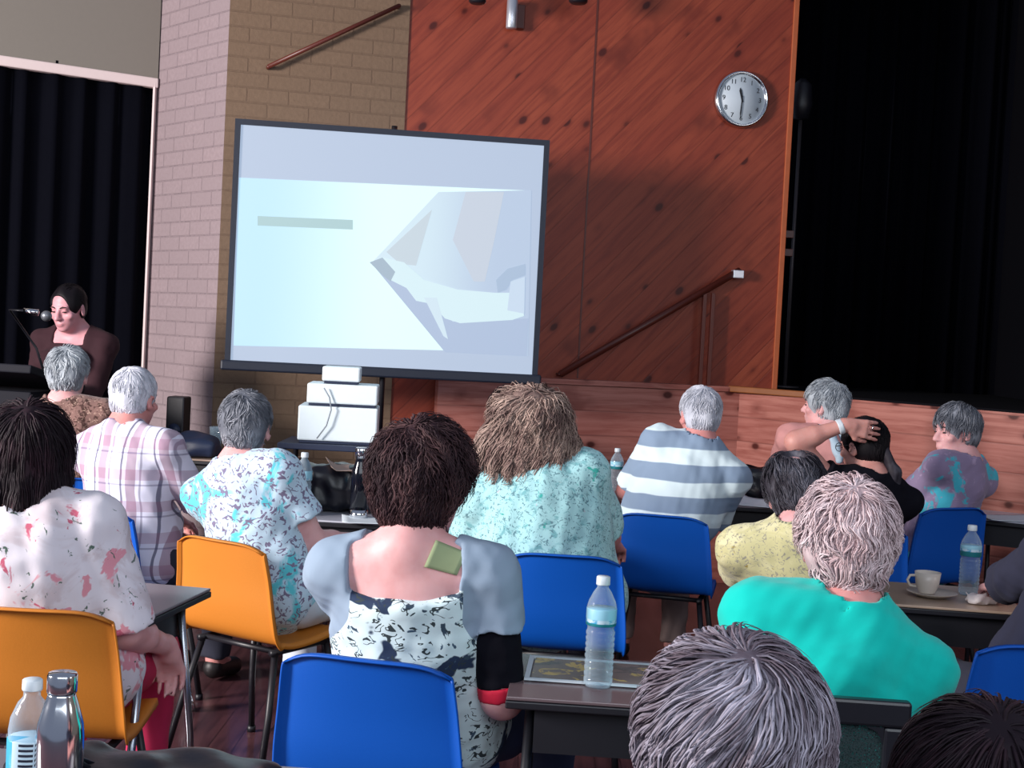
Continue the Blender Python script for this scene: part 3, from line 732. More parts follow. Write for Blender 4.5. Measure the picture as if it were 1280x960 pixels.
wall('stage_light_blocker', W1 + Vector((-.6, .0)), (C_.x + .5, 8.0), 4.55, 4.6, BLK, 2.3)  # unseen black slab added to keep world light off the stage
o = wall('wall_stage_wing', (C_.x + .3, 10.2), (C_.x + .3, 6.6), 0, 4.6, BLK, .08)
wall('wall_right', (6.9, 6.9), (6.9, -2.9), 0, 4.6, PLASTER, .1)
# faint pole and brackets in the wings
ps = at(996, 230, 8.95); r = empty('stage_pole', (ps.x, 8.95, ST), 0, 'thin grey pole with two brackets in the dark just inside the stage opening', 'pole')
g = plain('dull_grey_metal', srgb(70, 66, 70), .5, .5)
m = MB(); m.tube([(0, 0, 0), (0, 0, 1.75)], .012); m.tube([(0, 0, 0), (0, 0, .01)], .09, 20); m.build('pole', g, r)
for z in (.86, .98): MB().box(-.16, .0, -.012, .012, z, z + .05, .004).build('bracket', DARKW, r)
MB().lathe([(.0, 1.75), (.05, 1.76), (.07, 1.85), (.06, 1.98), (.02, 2.02), (0, 2.02)], 20).build('lamp_head', BLACK, r)

def plane_pt(px, py, off=0.):
    """point on the timber wall, off metres in front"""
    p = onplane(px, py, Vector((W0.x, W0.y, 0)) + Vector((wn.x, wn.y, 0)) * off, Vector((wn.x, wn.y, 0))); return p
wa = math.atan2(wd_.y, wd_.x)
# clock
cp = plane_pt(925, 125); r = empty('wall_clock', cp, wa, 'round white wall clock with silver rim on diagonal timber boards', 'clock')
RX = Matrix.Rotation(R(90), 4, 'X')
MB().lathe([(0, .0), (.17, .0), (.178, .012), (.176, .04), (.165, .052), (.155, .046), (.152, .03), (0, .03)], 48, RX).build('rim', CHROME, r)
MB().lathe([(0, .031), (.153, .031), (.153, .033), (0, .033)], 48, RX).build('face', plain('clock_face_white', srgb(196, 208, 218), .5, var=.01), r)
INK = plain('black_ink', srgb(30, 34, 42), .6)
def text_mesh(items, parent, name, m):
    """items: (string, x, z, size) lying in the local x-z plane facing -y"""
    vs = []; fs = []
    for (s_, x, z, size, y) in items:
        cu_ = bpy.data.curves.new('t', 'FONT'); cu_.body = s_; cu_.size = size; cu_.align_x = 'CENTER'; cu_.align_y = 'CENTER'; cu_.extrude = .0006
        ob = bpy.data.objects.new('t', cu_); COL.objects.link(ob); dg = bpy.context.evaluated_depsgraph_get(); me = bpy.data.meshes.new_from_object(ob.evaluated_get(dg))
        n = len(vs); vs += [(x + v.co.x, y - v.co.z, z + v.co.y) for v in me.vertices]; fs += [[i + n for i in p.vertices] for p in me.polygons]
        bpy.data.objects.remove(ob); bpy.data.curves.remove(cu_)
    me = bpy.data.meshes.new(name); me.from_pydata(vs, [], fs); me.update(); return link(name, me, m, parent)
for k in range(1, 13): text_mesh([(str(k), .120 * math.sin(k * PI / 6), .120 * math.cos(k * PI / 6), .042, -.034)], r, 'numeral', INK)
def handp(ang, L, w, y, name):
    M_ = Matrix.Rotation(ang, 4, 'Y'); MB().add([(-w, y, -.02), (w, y, -.02), (w * 1.5, y, L * .75), (0, y, L), (-w * 1.5, y, L * .75), (-w, y + .002, -.02), (w, y + .002, -.02), (w * 1.5, y + .002, L * .75), (0, y + .002, L), (-w * 1.5, y + .002, L * .75)],
        [[0, 1, 2, 3, 4], [9, 8, 7, 6, 5], [0, 5, 6, 1], [1, 6, 7, 2], [2, 7, 8, 3], [3, 8, 9, 4], [4, 9, 5, 0]], False, M_).build(name, INK, r)
handp(R(-14), .072, .0055, -.038, 'hour_hand'); handp(R(184), .118, .003, -.041, 'minute_hand')
# wall lamp
p = plane_pt(637, 21); r = empty('wall_lamp', p, wa, 'silver cylinder wall lamp above the projection screen', 'lamp')
SILV = plain('brushed_silver', srgb(205, 210, 220), .3, .6)
m = MB(); m.lathe([(0, -.085), (.03, -.085), (.033, -.08), (.033, .08), (.03, .085), (0, .085)], 24, Matrix.Translation((0, -.07, 0))); m.build('lamp_shade', SILV, r)
MB().box(.02, .085, -.05, 0, -.075, .07, .004).build('back_box', DARKW, r)
for px, w in ((597, .05), (723, .055)):
    p = plane_pt(px, -2, .35); r = empty('spotlight', p, wa, 'small black spotlight at the top edge, %s the silver wall lamp' % ('left of' if px < 640 else 'right of'), 'spotlight')
    m = MB(); m.lathe([(0, -.03), (w * .8, -.03), (w, -.02), (w, .10), (w * .5, .14), (0, .14)], 20); m.build('housing', BLACK, r)
    m = MB(); m.tube([(0, 0, .13), (0, 0, .5), (0, .35, .5)], .012); m.build('bracket', BLACK, r)
# hand rail of the stage steps
Pa, Pb = plane_pt(925, 338, .07), plane_pt(700, 468, .07)
r = empty('handrail', plane_pt(882, 476, .0) , wa, 'dark wooden handrail sloping up the timber wall to the stage', 'handrail')
inv = (Matrix.Translation(r.location) @ Matrix.Rotation(wa, 4, 'Z')).inverted()
m = MB(); m.tube([inv @ Pa, inv @ Pb], .022); m.build('rail', DARKW, r)
tp_ = inv @ plane_pt(885, 366, .07); bz = ST - r.location.z
for dx in (-.02, .035): MB().box(tp_.x + dx - .012, tp_.x + dx + .012, tp_.y - .012, tp_.y + .012, bz, tp_.z - .0, .002).build('post', DARKW, r)
e = inv @ Pa; MB().box(e.x - .05, e.x + .02, e.y - .024, e.y + .024, e.z - .05, e.z - .0, .004).build('rail_bracket', SILV, r)
for q in ((inv @ Pa), (inv @ Pb)): MB().tube([q + Vector((0, .0, 0)), q + Vector((0, .07, 0))], .01).build('wall_stub', DARKW, r)
# diagonal rod on the brick wall
bn = Vector(((KR - K).normalized().y, -(KR - K).normalized().x, 0)); p0 = Vector((K.x, K.y, 0)) + bn * .05
q0, q1 = onplane(336, 83, p0, bn), onplane(499, 7, p0, bn)
m = MB(); m.tube([q0, q1], .013); m.tube([q0, q0 - bn * .05], .012); m.tube([q1, q1 - bn * .05 ], .012); tag(m.build('wall_rod', DARKW), 'thin brown rod slanting across the tan brick wall', 'rod')

# ================================================================== PROJECTION SCREEN
S0 = Vector(at(293, 300, 7.30)); S1 = Vector(at(672, 320, 7.50)); S0.z = S1.z = 0; sd_ = (S1 - S0).normalized(); sn_ = Vector((sd_.y, -sd_.x, 0))
def spt(px, py):
    p = onplane(px, py, S0, sn_); return (p - S0).dot(sd_), p.z
corn = [spt(300, 158), spt(681, 180), spt(664, 468), spt(289, 450)]
sx0 = (corn[0][0] + corn[3][0]) / 2; sx1 = (corn[1][0] + corn[2][0]) / 2; sz1 = (corn[0][1] + corn[1][1]) / 2; sz0 = (corn[2][1] + corn[3][1]) / 2
print('screen', corn, sx0, sx1, sz0, sz1)
r = empty('projection_screen', S0, math.atan2(sd_.y, sd_.x), 'large white projection screen with dark frame on a tripod', 'screen')
def emis(name, c, st, c2=None, ax=0, a=0, b=1, soft=None):
    t = T(name); t.b.inputs['Roughness'].default_value = .9
    col = c
    if c2: x = t.sep(t.co())[ax]; col = t.mix(t.ramp(x, a, b), c, c2)
    t.set(t.b.inputs['Base Color'], (.14, .14, .14, 1)); t.set(t.b.inputs['Emission Color'], col); t.b.inputs['Emission Strength'].default_value = st; t.b.inputs['Specular IOR Level'].default_value = .1
    return t.m
ES = .86
cv = MB().box(sx0, sx1, 0, .006, sz0, sz1).build('canvas', emis('screen_canvas', srgb(172, 192, 220), ES), r)
FR = plain('screen_frame', srgb(20, 28, 46), .5)
m = MB(); fw = .03
m.box(sx0 - fw, sx0, -.012, .014, sz0 - .02, sz1 + fw); m.box(sx1, sx1 + fw, -.012, .014, sz0 - .02, sz1 + fw); m.box(sx0, sx1, -.012, .014, sz1, sz1 + fw); m.build('frame', FR, r)
MB().box(sx0 - .05, sx1 + .05, -.03, .045, sz0 - .055, sz0, .01).build('roller_case', FR, r)
mx = (sx0 + sx1) / 2
MB().tube([(mx, .07, .35), (mx, .07, sz1 + .06)], .016).build('pole', BLACK, r); MB().tube([(mx, .07, sz1 + .05), (mx, .0, sz1 + .02)], .012).build('hook', BLACK, r)
MB().tube([(mx, .07, sz0 - .03), (mx, .03, sz0 - .03)], .015).build('case_clamp', BLACK, r)
for k in range(3):
    q = 2 * PI * k / 3 + .5; MB().tube([(mx, .07, .5), (mx + .42 * math.cos(q), .07 + .42 * math.sin(q), 0.012)], .011).build('leg', BLACK, r)
def spoly(name, pts, m_, off):
    P2 = [spt(*p) for p in pts]; MB().add([(x, -off, z) for x, z in P2], [list(range(len(P2)))[::-1]]).build(name, m_, r)
slide_m = emis('slide_light', srgb(180, 226, 250), ES * 1.08, srgb(222, 255, 255), 0, .1, .85)
xl = sx0 + .01
spoly('slide_picture', [(299, 222), (655, 238), (650, 440), (292, 432)], slide_m, .002)
t = T('slide_text_grey'); 
spoly('slide_text_bar', [(322, 270), (441, 275), (441, 287), (322, 282)], emis('slide_text', srgb(160, 200, 205), ES), .003)
spoly('slide_photo', [(465, 328), (548, 240), (664, 238), (660, 445), (555, 438)], emis('slide_photo_bg', srgb(206, 232, 246), ES, srgb(176, 198, 226), 0, .95, 1.45), .003)
spoly('slide_photo_blind', [(483, 315), (540, 262), (520, 332), (500, 330)], emis('slide_photo_grey', srgb(192, 210, 222), ES), .004)
spoly('slide_photo_curtain', [(582, 240), (630, 240), (618, 300), (606, 352), (592, 352), (566, 300)], emis('slide_photo_curtain', srgb(192, 205, 222), ES), .004)
spoly('slide_photo_desk', [(465, 330), (480, 345), (520, 356), (560, 368), (565, 402), (660, 398), (658, 445), (556, 440)], emis('slide_photo_desk', srgb(164, 186, 218), ES), .005)
spoly('slide_photo_arm', [(478, 322), (505, 328), (530, 350), (572, 362), (618, 366), (650, 366), (655, 395), (640, 400), (575, 404), (556, 398), (540, 380), (520, 376), (508, 360), (488, 350)], emis('slide_photo_hand', srgb(212, 240, 248), ES), .006)
spoly('slide_photo_sleeve', [(462, 328), (478, 322), (494, 340), (488, 352), (478, 344)], emis('slide_photo_sleeve', srgb(150, 176, 196), ES), .0065)
spoly('slide_photo_finger', [(530, 372), (546, 372), (560, 424), (554, 420)], emis('slide_photo_hand2', srgb(206, 230, 244), ES), .0065)
spoly('slide_photo_cup', [(620, 350), (634, 336), (656, 330), (656, 344), (640, 350), (632, 362), (622, 366)], emis('slide_photo_cup', srgb(158, 184, 214), ES), .0068)
spoly('slide_photo_cup_side', [(638, 352), (656, 346), (655, 392), (634, 388)], emis('slide_photo_cup2', srgb(196, 218, 240), ES), .007)

# ================================================================== LECTURN, MICROPHONE
LEC = plain('black_lectern', srgb(16, 17, 28), .7, spec=.2)
p = at(18, 430, 6.55); r = empty('lectern', (p.x, 6.55, 0), R(-12), 'black lectern in front of the dark curtain at far left', 'lectern')
MB().box(-.22, .22, -.2, .2, 0, .04, .006).build('base', LEC, r); MB().box(-.19, .19, -.15, .15, .041, 1.10, .01).build('column', LEC, r)
MB().box(-.27, .27, -.02, .02, 0, .5, .006, Matrix.Translation((0, .2, 1.11)) @ Matrix.Rotation(R(78), 4, 'X')).build('reading_top', LEC, r)
r2 = empty('microphone', (p.x + .16, 6.55, 1.2), R(-12), 'thin microphone with a grey ball head rising above the lectern', 'microphone')
e1, e2, e3 = at(30, 388, 6.5), at(48, 391, 6.5), at(58, 395, 6.5); b_ = Vector((p.x + .14, 6.6, 1.16))
i2 = (Matrix.Translation(r2.location) @ Matrix.Rotation(R(-12), 4, 'Z')).inverted()
s1 = at(12, 387, 6.52)
MB().tube([i2 @ b_, i2 @ (b_ + Vector((-.05, 0, .14))), i2 @ s1, i2 @ e1], .006).build('gooseneck', BLACK, r2)
MB().tube([i2 @ e1, i2 @ e2], [.014, .016]).build('microphone_body', CHROME, r2)
MB().sphere(i2 @ e3, .026).build('microphone_head', plain('mesh_grille', srgb(120, 124, 132), .4, .6), r2)

# ================================================================== FRONT TABLES AND EQUIPMENT
r = empty('projector_trolley', (0, 0, 0), 0, 'dark trolley carrying the stack of white boxes below the screen', 'trolley')
tz = at(420, 553, 6.9).z; tx = at(420, 553, 6.9).x; r.location = (tx, 6.95, 0); print('trolley z', tz)
MB().box(-.27, .27, -.22, .22, tz - .03, tz - .001, .004).build('top_shelf', NAVYM, r); MB().box(-.25, .25, -.2, .2, .3, .325, .004).build('lower_shelf', NAVYM, r)
for sx in (-1, 1):
    for sy in (-1, 1): MB().tube([(sx * .24, sy * .19, 0), (sx * .24, sy * .19, tz - .03)], .014).build('leg', BLACK, r)
MB().box(-.24, .2, -.18, .1, .326, .6, .01).build('equipment_case', NAVYM, r)
WB = plain('white_equipment_case', srgb(232, 246, 252), .45, var=.03)
def wbox(x0, x1, y0, y1, Y, d, label):
    a, b = at(x0, y1, Y), at(x1, y1, Y); t_ = at((x0 + x1) / 2, y0, Y).z; return a.x, b.x, t_
zc = tz
for (x0, x1, y0, y1, dep, lab, nm) in ((371, 470, 508, 553, .34, 'large white box at the bottom of the stack under the screen', 'equipment_box'), (383, 471, 480, 505, .30, 'flat white box in the middle of the stack under the screen', 'equipment_box'), (402, 449, 458, 481, .2, 'small white projector on top of the box stack', 'projector')):
    xa, xb, zt = wbox(x0, x1, y0, y1, 6.78, .3, lab); w_ = xb - xa; hh = zt - zc - .004
    rr = empty(nm, ((xa + xb) / 2, 6.79, zc + .001), R(4), lab, 'projector' if nm == 'projector' else 'box')
    MB().box(-w_ / 2, w_ / 2, 0, dep, .012, hh, .008).build('case', WB, rr)
    MB().box(-w_ / 2 + .01, w_ / 2 - .01, .01, dep - .01, 0, .012).build('base_tray', NAVYM, rr)
    if nm == 'projector':
        MB().lathe([(0, 0), (.025, 0), (.028, .012), (.02, .016), (0, .016)], 20, Matrix.Translation((.06, dep, hh * .55)) @ Matrix.Rotation(R(-90), 4, 'X')).build('lens', BLACK, rr)
    zc = zc + .001 + hh + .001
pp = [at(405, 485, 6.76), at(412, 497, 6.77), at(414, 512, 6.76), at(408, 532, 6.76), at(396, 548, 6.76)]
tag(MB().tube(pp, .0035).build('power_cable', plain('grey_cable', srgb(140, 150, 160), .5)), 'thin grey cable trailing down the white box stack', 'cable')

def desk_items(): pass
# table with the laptop and speaker, far left
dk = make_desk(.9, .5, LAMTAN, 'tan topped desk with laptop in front of the pale brick pillar', px=262, Y=7.25, h=.76, yaw=-4)
mon = at(214, 530, 7.2); r = empty('loudspeaker', (mon.x, 7.35, .761), R(-5), 'small black loudspeaker standing on the far left desk', 'speaker')
MB().box(-.05, .05, -.06, .06, 0, .30, .01).build('cabinet', BLACK, r); MB().lathe([(0, 0), (.034, 0), (.036, .004), (0, .002)], 20, Matrix.Translation((0, -.06, .12)) @ Matrix.Rotation(R(90), 4, 'X')).build('cone', NAVYM, r)
def blob(name, prims, m, label, cat, h=.008, fold=.006, seed=1, freq=45, loc=(0, 0, 0), cut=None):
    """soft sculpted object in its own local frame standing on z=0"""
    lo = np.min([p[1] for p, k in prims], 0) - .05; hi = np.max([p[2] for p, k in prims], 0) + .05
    v = Vol(lo, hi, h)
    for p, k in prims: v.op(p, k)
    v.disp(wavy(seed, freq, fold, 6)); v.op(bx((0, 0, -.3), (3, 3, .3), rd=.001), .005, 's')
    P, Q = surface(v); r = empty(name, loc, 0, label, cat); link('bag_body' if 'bag' in name else 'cloth', np_mesh(name, P, Q), m, r); return r
p = at(240, 528, 7.15)
blob('laptop_bag', [(bx((0, 0, .05), (.15, .09, .05), rd=.03), .02), (ell((.02, 0, .09), (.09, .05, .05)), .04)], NAVYM, 'dark blue bag slumped on the far left desk beside the loudspeaker', 'bag', loc=(p.x, 7.12, .761), seed=4)
p = at(266, 520, 7.2); r = empty('drinking_glass', (p.x, 7.3, .761), 0, 'small clear glass at the right end of the far left desk', 'glass')
def glassmat(name, c=(.9, .97, 1, 1), rough=.05, ior=1.15, tr=.75):
    t = T(name); g = t.n('ShaderNodeBsdfTransparent', Color=c); mx_ = t.n('ShaderNodeMixShader'); fr_ = t.n('ShaderNodeLayerWeight', Blend=.35)
    n = t.noise(t.co(), 8, 2)[0]; t.bump(n, .2, .002)
    t.fin(srgb(196, 214, 228), rough, 0, .8); f = t.math('ADD', t.math('MULTIPLY', fr_.outputs[1], .6), 1 - tr)
    t.set(mx_.inputs[0], f); t.l(g.outputs[0], mx_.inputs[1]); t.l(t.b.outputs[0], mx_.inputs[2]); t.l(mx_.outputs[0], t.out.inputs[0]); return t.m
PET = glassmat('clear_bottle_plastic', tr=.86)
MB().lathe([(.028, 0), (.034, .11), (.036, .15), (.033, .15), (.030, .11), (.025, .006), (0, .006)], 20).build('tumbler', PET, r)

BG = 'plastic water bottles on the desks'
def label_mat(style):
    t = T('bottle_label_' + style); x = t.sep(t.co()); z = x[2]
    ang = t.math('ARCTAN2', x[1], x[0])
    base = srgb(196, 220, 234)
    c = t.mix(t.ramp(t.noise(t.co(), 22, 3, .6, 1)[0], .5, .56), base, srgb(70, 160, 200))
    if style == 'barcode':
        bars = t.math('GREATER_THAN', t.math('FRACT', t.math('MULTIPLY', z, 130)), .5); reg = t.math('MULTIPLY', t.math('MULTIPLY', t.math('GREATER_THAN', ang, -1.75), t.math('LESS_THAN', ang, -1.1)), t.math('MULTIPLY', t.math('GREATER_THAN', z, .072), t.math('LESS_THAN', z, .118)))
        c = t.mix(t.math('GREATER_THAN', ang, -2.1), srgb(60, 170, 210), base); c = t.mix(t.math('MULTIPLY', bars, reg), c, srgb(40, 44, 60)); c = t.mix(t.math('GREATER_THAN', z, .121), c, srgb(90, 190, 215))
    else:
        c = t.mix(t.ramp(z, .148, .152), c, srgb(150, 205, 225)); c = t.mix(t.math('LESS_THAN', z, .142), c, srgb(30, 120, 130))
    return t.fin(c, .35, 0, .5)
def bottle(loc, label, style='blue', hgt=.235, cap=WHITEP, body=PET):
    k = hgt / .235; r = empty('water_bottle', loc, 0, label, 'bottle', BG)
    prof = [(0, .006), (.018, .003), (.028, 0), (.0315, .008)]
    for i in range(9):
        z = .012 + i * .0125; prof += [(.0320, z), (.0320, z + .006), (.0298, z + .009)]
    prof += [(.0295, .128), (.0325, .132), (.0330, .165), (.0325, .172), (.029, .184), (.019, .203), (.0125, .212), (.0125, .218)]
    if style == 'barcode': prof = [(0, .006), (.018, .003), (.028, 0), (.0315, .008), (.0300, .02), (.032, .03), (.030, .04), (.032, .05), (.032, .125), (.0325, .15), (.030, .170), (.020, .196), (.0125, .206), (.0125, .218)]
    MB().lathe([(a, z * k) for a, z in prof], 32).build('bottle_body', body, r)
    MB().lathe([(0, .217 * k), (.0148, .217 * k), (.0152, .219 * k), (.0148, .234 * k), (.013, .236 * k), (0, .236 * k)], 28, wob=lambda a, z, q: a * (1 + .02 * math.cos(q * 22))).build('bottle_cap', cap, r)
    z0, z1 = (.132, .168) if style != 'barcode' else (.055, .135)
    MB().lathe([(.0333, z0 * k), (.0336, z0 * k + .001), (.0336, z1 * k - .001), (.0333, z1 * k)], 32).build('bottle_label', label_mat(style), r)
    return r
# ------------------------------------------------------------------ desks
dC = make_desk(.60, .40, plain('brown_laminate', srgb(104, 88, 92), .22, var=.06, sc=8, bump=.02), 'dark school desk with a bottle and magazine right of the centre woman', px=806, Y=3.03, yaw=-3, legm=BLACK)
dD = make_desk(.46, .42, plain('tan_laminate', srgb(172, 150, 132), .3), 'tan topped school desk with the cup and saucer at right', px=1172, Y=4.34, yaw=-6, legm=BLACK)
dB = make_desk(.60, .42, LAMTOP, 'grey topped school desk between the two orange chairs', x=xat(262, 3.82, .72) - .33, Y=3.68, yaw=-9)
dE = make_desk(.9, .5, LAMLIGHT, 'light grey desk with the black tumbler, left of the centre woman', x=xat(376, 5.3, .72) + .45, Y=5.55, yaw=-2)
dA = make_desk(.9, .42, LAMTOP, 'nearest desk at lower left under the steel bottle', x=at(60, 955, 2.1).x, Y=2.12, yaw=-2)
dF = make_desk(.62, .4, LAMLIGHT, 'pale desk by the stage at the far right edge', x=xat(1214, 6.55, .74) + .30, Y=6.42, yaw=-28, h=.74, legm=BLACK)
dG = make_desk(1.1, .45, LAMTOP, 'grey desk partly hidden behind the man in the striped shirt', x=xat(860, 6.65, .72), Y=6.75, yaw=0, legm=BLACK)
def top(d, h=.72): return h + .0015
p = at(747, 862, 2.95); bottle((xat(748, 2.95, .73), 2.97, top(dC)), 'clear water bottle on the dark desk in the centre foreground', hgt=.242)
bottle((xat(1213, 4.36, .73), 4.38, top(dD)), 'clear water bottle beside the cup on the tan desk', hgt=.225)
bottle((at(30, 905, 2.0).x, 2.03, top(dA)), 'half-seen water bottle with a barcode label at the lower left corner', 'barcode', hgt=.205)
bottle((xat(371, 5.62, .73), 5.50, top(dE)) if 0 else (xat(374, 5.42, .73) + .012, 5.42, top(dE)), 'water bottle with turquoise drink on the light grey desk behind the grey-haired woman', body=glassmat('tinted_bottle', srgb(70, 150, 170), tr=.7), hgt=.25)
bottle((xat(772, 6.7, .9), 6.72, top(dG)), 'distant water bottle left of the man in the striped shirt', hgt=.23)
# steel bottle
r = empty('steel_bottle', (at(76, 900, 2.0).x, 2.0, top(dA)), 0, 'polished steel drink bottle beside the plastic bottle at lower left', 'bottle')
MB().lathe([(0, 0), (.033, 0), (.035, .004), (.035, .13), (.033, .150), (.025, .178), (.0205, .192), (.020, .196)], 36).build('bottle_body', CHROME, r)
MB().lathe([(0, .1965), (.0215, .1965), (.022, .199), (.022, .222), (.020, .2255), (0, .2265)], 36).build('bottle_cap', CHROME, r)
# black tumbler
r = empty('tumbler', (xat(449, 5.42, .8), 5.42, top(dE)), 0, 'tall black drink tumbler with chrome cap and base on the light grey desk', 'bottle')
MB().lathe([(.036, .034), (.036, .17), (.034, .19), (.022, .225), (.020, .238)], 28).build('bottle_body', plain('gloss_black', srgb(14, 16, 26), .12), r)
MB().lathe([(0, .238), (.024, .238), (.0245, .278), (.022, .282), (0, .282)], 28).build('bottle_cap', CHROME, r)
MB().lathe([(0, 0), (.034, 0), (.037, .004), (.037, .034), (0, .034)], 28).build('base_ring', CHROME, r)
# papers
def sheet(loc, w, d, yaw, m, label, name='paper_sheet', cat='paper', curl=.01, th=.0012):
    vs = []; n = 8
    for i in range(n + 1):
        for j in range(n + 1):
            x, y = (i / n - .5), (j / n - .5); vs.append((x * w, y * d, th + curl * max(0, (abs(x) * 2) ** 3 + y) * .6))
    fs = [[i * (n + 1) + j, (i + 1) * (n + 1) + j, (i + 1) * (n + 1) + j + 1, i * (n + 1) + j + 1] for i in range(n) for j in range(n)]
    o = MB().add(vs, fs, True).build(name, m); so = o.modifiers.new('t', 'SOLIDIFY'); so.thickness = .001; o.location = loc; o.rotation_euler = (0, 0, R(yaw)); return tag(o, label, cat)
sheet((xat(460, 5.34, .72), 5.36, top(dE)), .21, .18, 8, PAPER, 'white paper under the black tumbler')
MAGM = cloth('magazine_cover', srgb(96, 72, 66), [(srgb(196, 160, 60), 14, .56, .6, 2, 'n'), (srgb(40, 30, 34), 9, .52, .6, 5, 'n')], rough=.25)
r = empty('magazine', (xat(772, 3.05, .72) + .02, 3.08, top(dC)), R(-4), 'open magazine in a clear sleeve under the water bottle', 'magazine')
MB().box(-.21, .18, -.10, .09, .001, .004).build('cover', MAGM, r)
m = MB(); 
for (a, b, c, d) in ((-.225, .195, -.115, -.104), (-.225, .195, .094, .105), (-.225, -.214, -.104, .094), (.184, .195, -.104, .094)): m.box(a, b, c, d, .001, .0055)
m.build('sleeve_edge', PAPER, r)
sheet((xat(1262, 6.4, .74), 6.4, .742), .3, .2, 12, PAPER, 'white papers on the pale desk at the far right')
sheet((xat(945, 6.6, .72), 6.62, top(dG)), .22, .2, -20, PAPER, 'white paper on the desk right of the striped man', curl=.06)
# cup and saucer
CER = plain('cream_ceramic', srgb(206, 196, 186), .3, var=.02)
r = empty('tea_cup', (xat(1160, 4.3, .75), 4.31, top(dD) + .009), R(0), 'cream tea cup with its handle to the left on the tan desk', 'cup')
MB().lathe([(0, .0), (.024, 0), (.026, .005), (.036, .03), (.041, .068), (.039, .068), (.034, .03), (.022, .008), (0, .007)], 32).build('cup_bowl', CER, r)
MB().tube([(-.038, 0, .056), (-.056, 0, .055), (-.064, 0, .040), (-.056, 0, .024), (-.035, 0, .020)], .0045).build('handle', CER, r)
r = empty('saucer', (xat(1166, 4.3, .73), 4.31, top(dD)), 0, 'cream saucer under the tea cup on the tan desk', 'saucer')
MB().lathe([(0, 0), (.045, 0), (.078, .014), (.079, .016), (.045, .006), (0, .005)], 36).build('dish', CER, r)
TIS = plain('crumpled_tissue', srgb(216, 208, 208), .9)
o = blob('tissue', [(ell((0, 0, .012), (.035, .03, .018)), .01), (ell((.03, .01, .01), (.03, .02, .012)), .01)], TIS, 'crumpled white tissue beside the bottle on the tan desk', 'tissue', h=.005, fold=.006, freq=140, seed=6, loc=(xat(1222, 4.22, .72), 4.22, top(dD)))
# bags
BAGM = plain('black_bag_nylon', srgb(16, 18, 30), .35, var=.2, bump=.4, sc=60)
b = blob('handbag', [(bx((0, 0, .06), (.17, .09, .06), rd=.04), .02), (rc((-.12, 0, .08), (.14, .02, .06), .05, .035), .03)], BAGM, 'black handbag lying beside the steel bottle on the nearest desk', 'bag', h=.007, fold=.008, seed=11, loc=(xat(170, 2.05, .75), 2.08, top(dA))); b.scale = (1.15, 1, .62)
for k in (0, 1): MB().tube([(-.12, -.03 + k * .03, .11), (-.14, -.04, .145), (-.10, -.05, .16), (-.06, -.05 + k * .02, .12)], .006).build('bag_strap', BAGM, b)
for k in range(4): MB().sphere((-.13 + k * .012, -.06 - .004 * k, .135 - .012 * k), .007, None, 8).build('bead', CHROME, b)
blob('backpack', [(bx((0, 0, .09), (.17, .10, .09), rd=.05), .03), (ell((.06, 0, .12), (.12, .08, .07)), .04)], BAGM, 'black bag slumped on the light grey desk left of the tumbler', 'bag', h=.009, fold=.010, seed=12, loc=(xat(421, 5.55, .8), 5.62, top(dE)))
sheet((xat(435, 5.5, .95), 5.54, .90), .17, .12, 20, plain('kraft_paper', srgb(176, 152, 140), .8), 'beige paper bag lying on the black bag', 'paper_bag', 'bag', curl=.05)
blob('shoulder_bag', [(bx((0, 0, .08), (.11, .08, .08), rd=.05), .03)], BAGM, 'dark bag on the desk right of the striped man', 'bag', h=.01, fold=.01, seed=13, loc=(xat(948, 6.75, .8), 6.84, top(dG)))
# chrome castor on a low stand
r = empty('castor_stand', (xat(237, 5.1, 0), 5.1, 0), R(20), 'small chrome castor wheel standing on the floor by the orange chair', 'wheel')
MB().lathe([(.012, -.012), (.034, -.012), (.040, -.006), (.040, .006), (.034, .012), (.012, .012)], 28, Matrix.Translation((0, 0, .04)) @ Matrix.Rotation(R(75), 4, 'Y')).build('wheel', CHROME, r)
MB().tube([(-.0, -.02, .04), (-.01, -.02, .09), (-.012, 0, .095), (-.0, .02, .09), (0, .02, .04)], .006).build('fork', CHROME, r); MB().tube([(-.012, 0, .094), (-.02, 0, .125)], .012).build('stem', CHROME, r)

# ================================================================== CHAIRS
GB, GO = 'blue plastic shell chairs', 'orange plastic shell chairs'
chFront = chair('b', 455, 2.90, -14, 'blue plastic chair at bottom centre under the woman with the grey and white top', GB)
chP7 = chair('b', 704, 4.45, -3, 'blue plastic chair holding the woman with long wavy blonde hair', GB)
chP8 = chair('b', 826, 5.62, -14, 'blue plastic chair holding the man in the grey and white striped shirt', GB)
chP11 = chair('b', 1006, 4.05, -8, 'blue plastic chair holding the balding person in yellow', GB)
chP16 = chair('b', 1196, 6.02, 27, 'blue plastic chair seen at an angle behind the woman in turquoise and mauve', GB, ht=.82)
chP15 = chair('b', 1322, 3.35, 2, 'blue plastic chair cut by the right edge of the picture', GB, ht=.78)
chP3 = chair('b', 108, 4.95, -24, 'blue plastic chair of the man in the plaid shirt', GB)
chFar = chair('b', 338, 6.5, 8, 'empty blue chair with a white sticker behind the woman in turquoise and white', GB, ht=.80)
st_ = MB().lathe([(0, 0), (.028, 0), (.028, .001), (0, .001)], 24, Matrix.Translation((-.05, -.226, .69)) @ Matrix.Rotation(R(97), 4, 'X')).build('disc', PAPER, chFar)  # round white disc on the upper chair back
chFar2 = chair('b', 392, 6.12, 4, 'dark blue plastic chair beside the bright blue one, in front of the box stack', GB, ht=.80)
NAVYP = plain('navy_shell_plastic', srgb(28, 48, 92), .5)
for c_ in children(chFar2):
    if c_.name.startswith('shell'): c_.data = c_.data.copy(); c_.data.materials[0] = NAVYP
chP4 = chair('o', 38, 3.22, 0, 'orange plastic chair at left under the woman in the white floral blouse', GO)
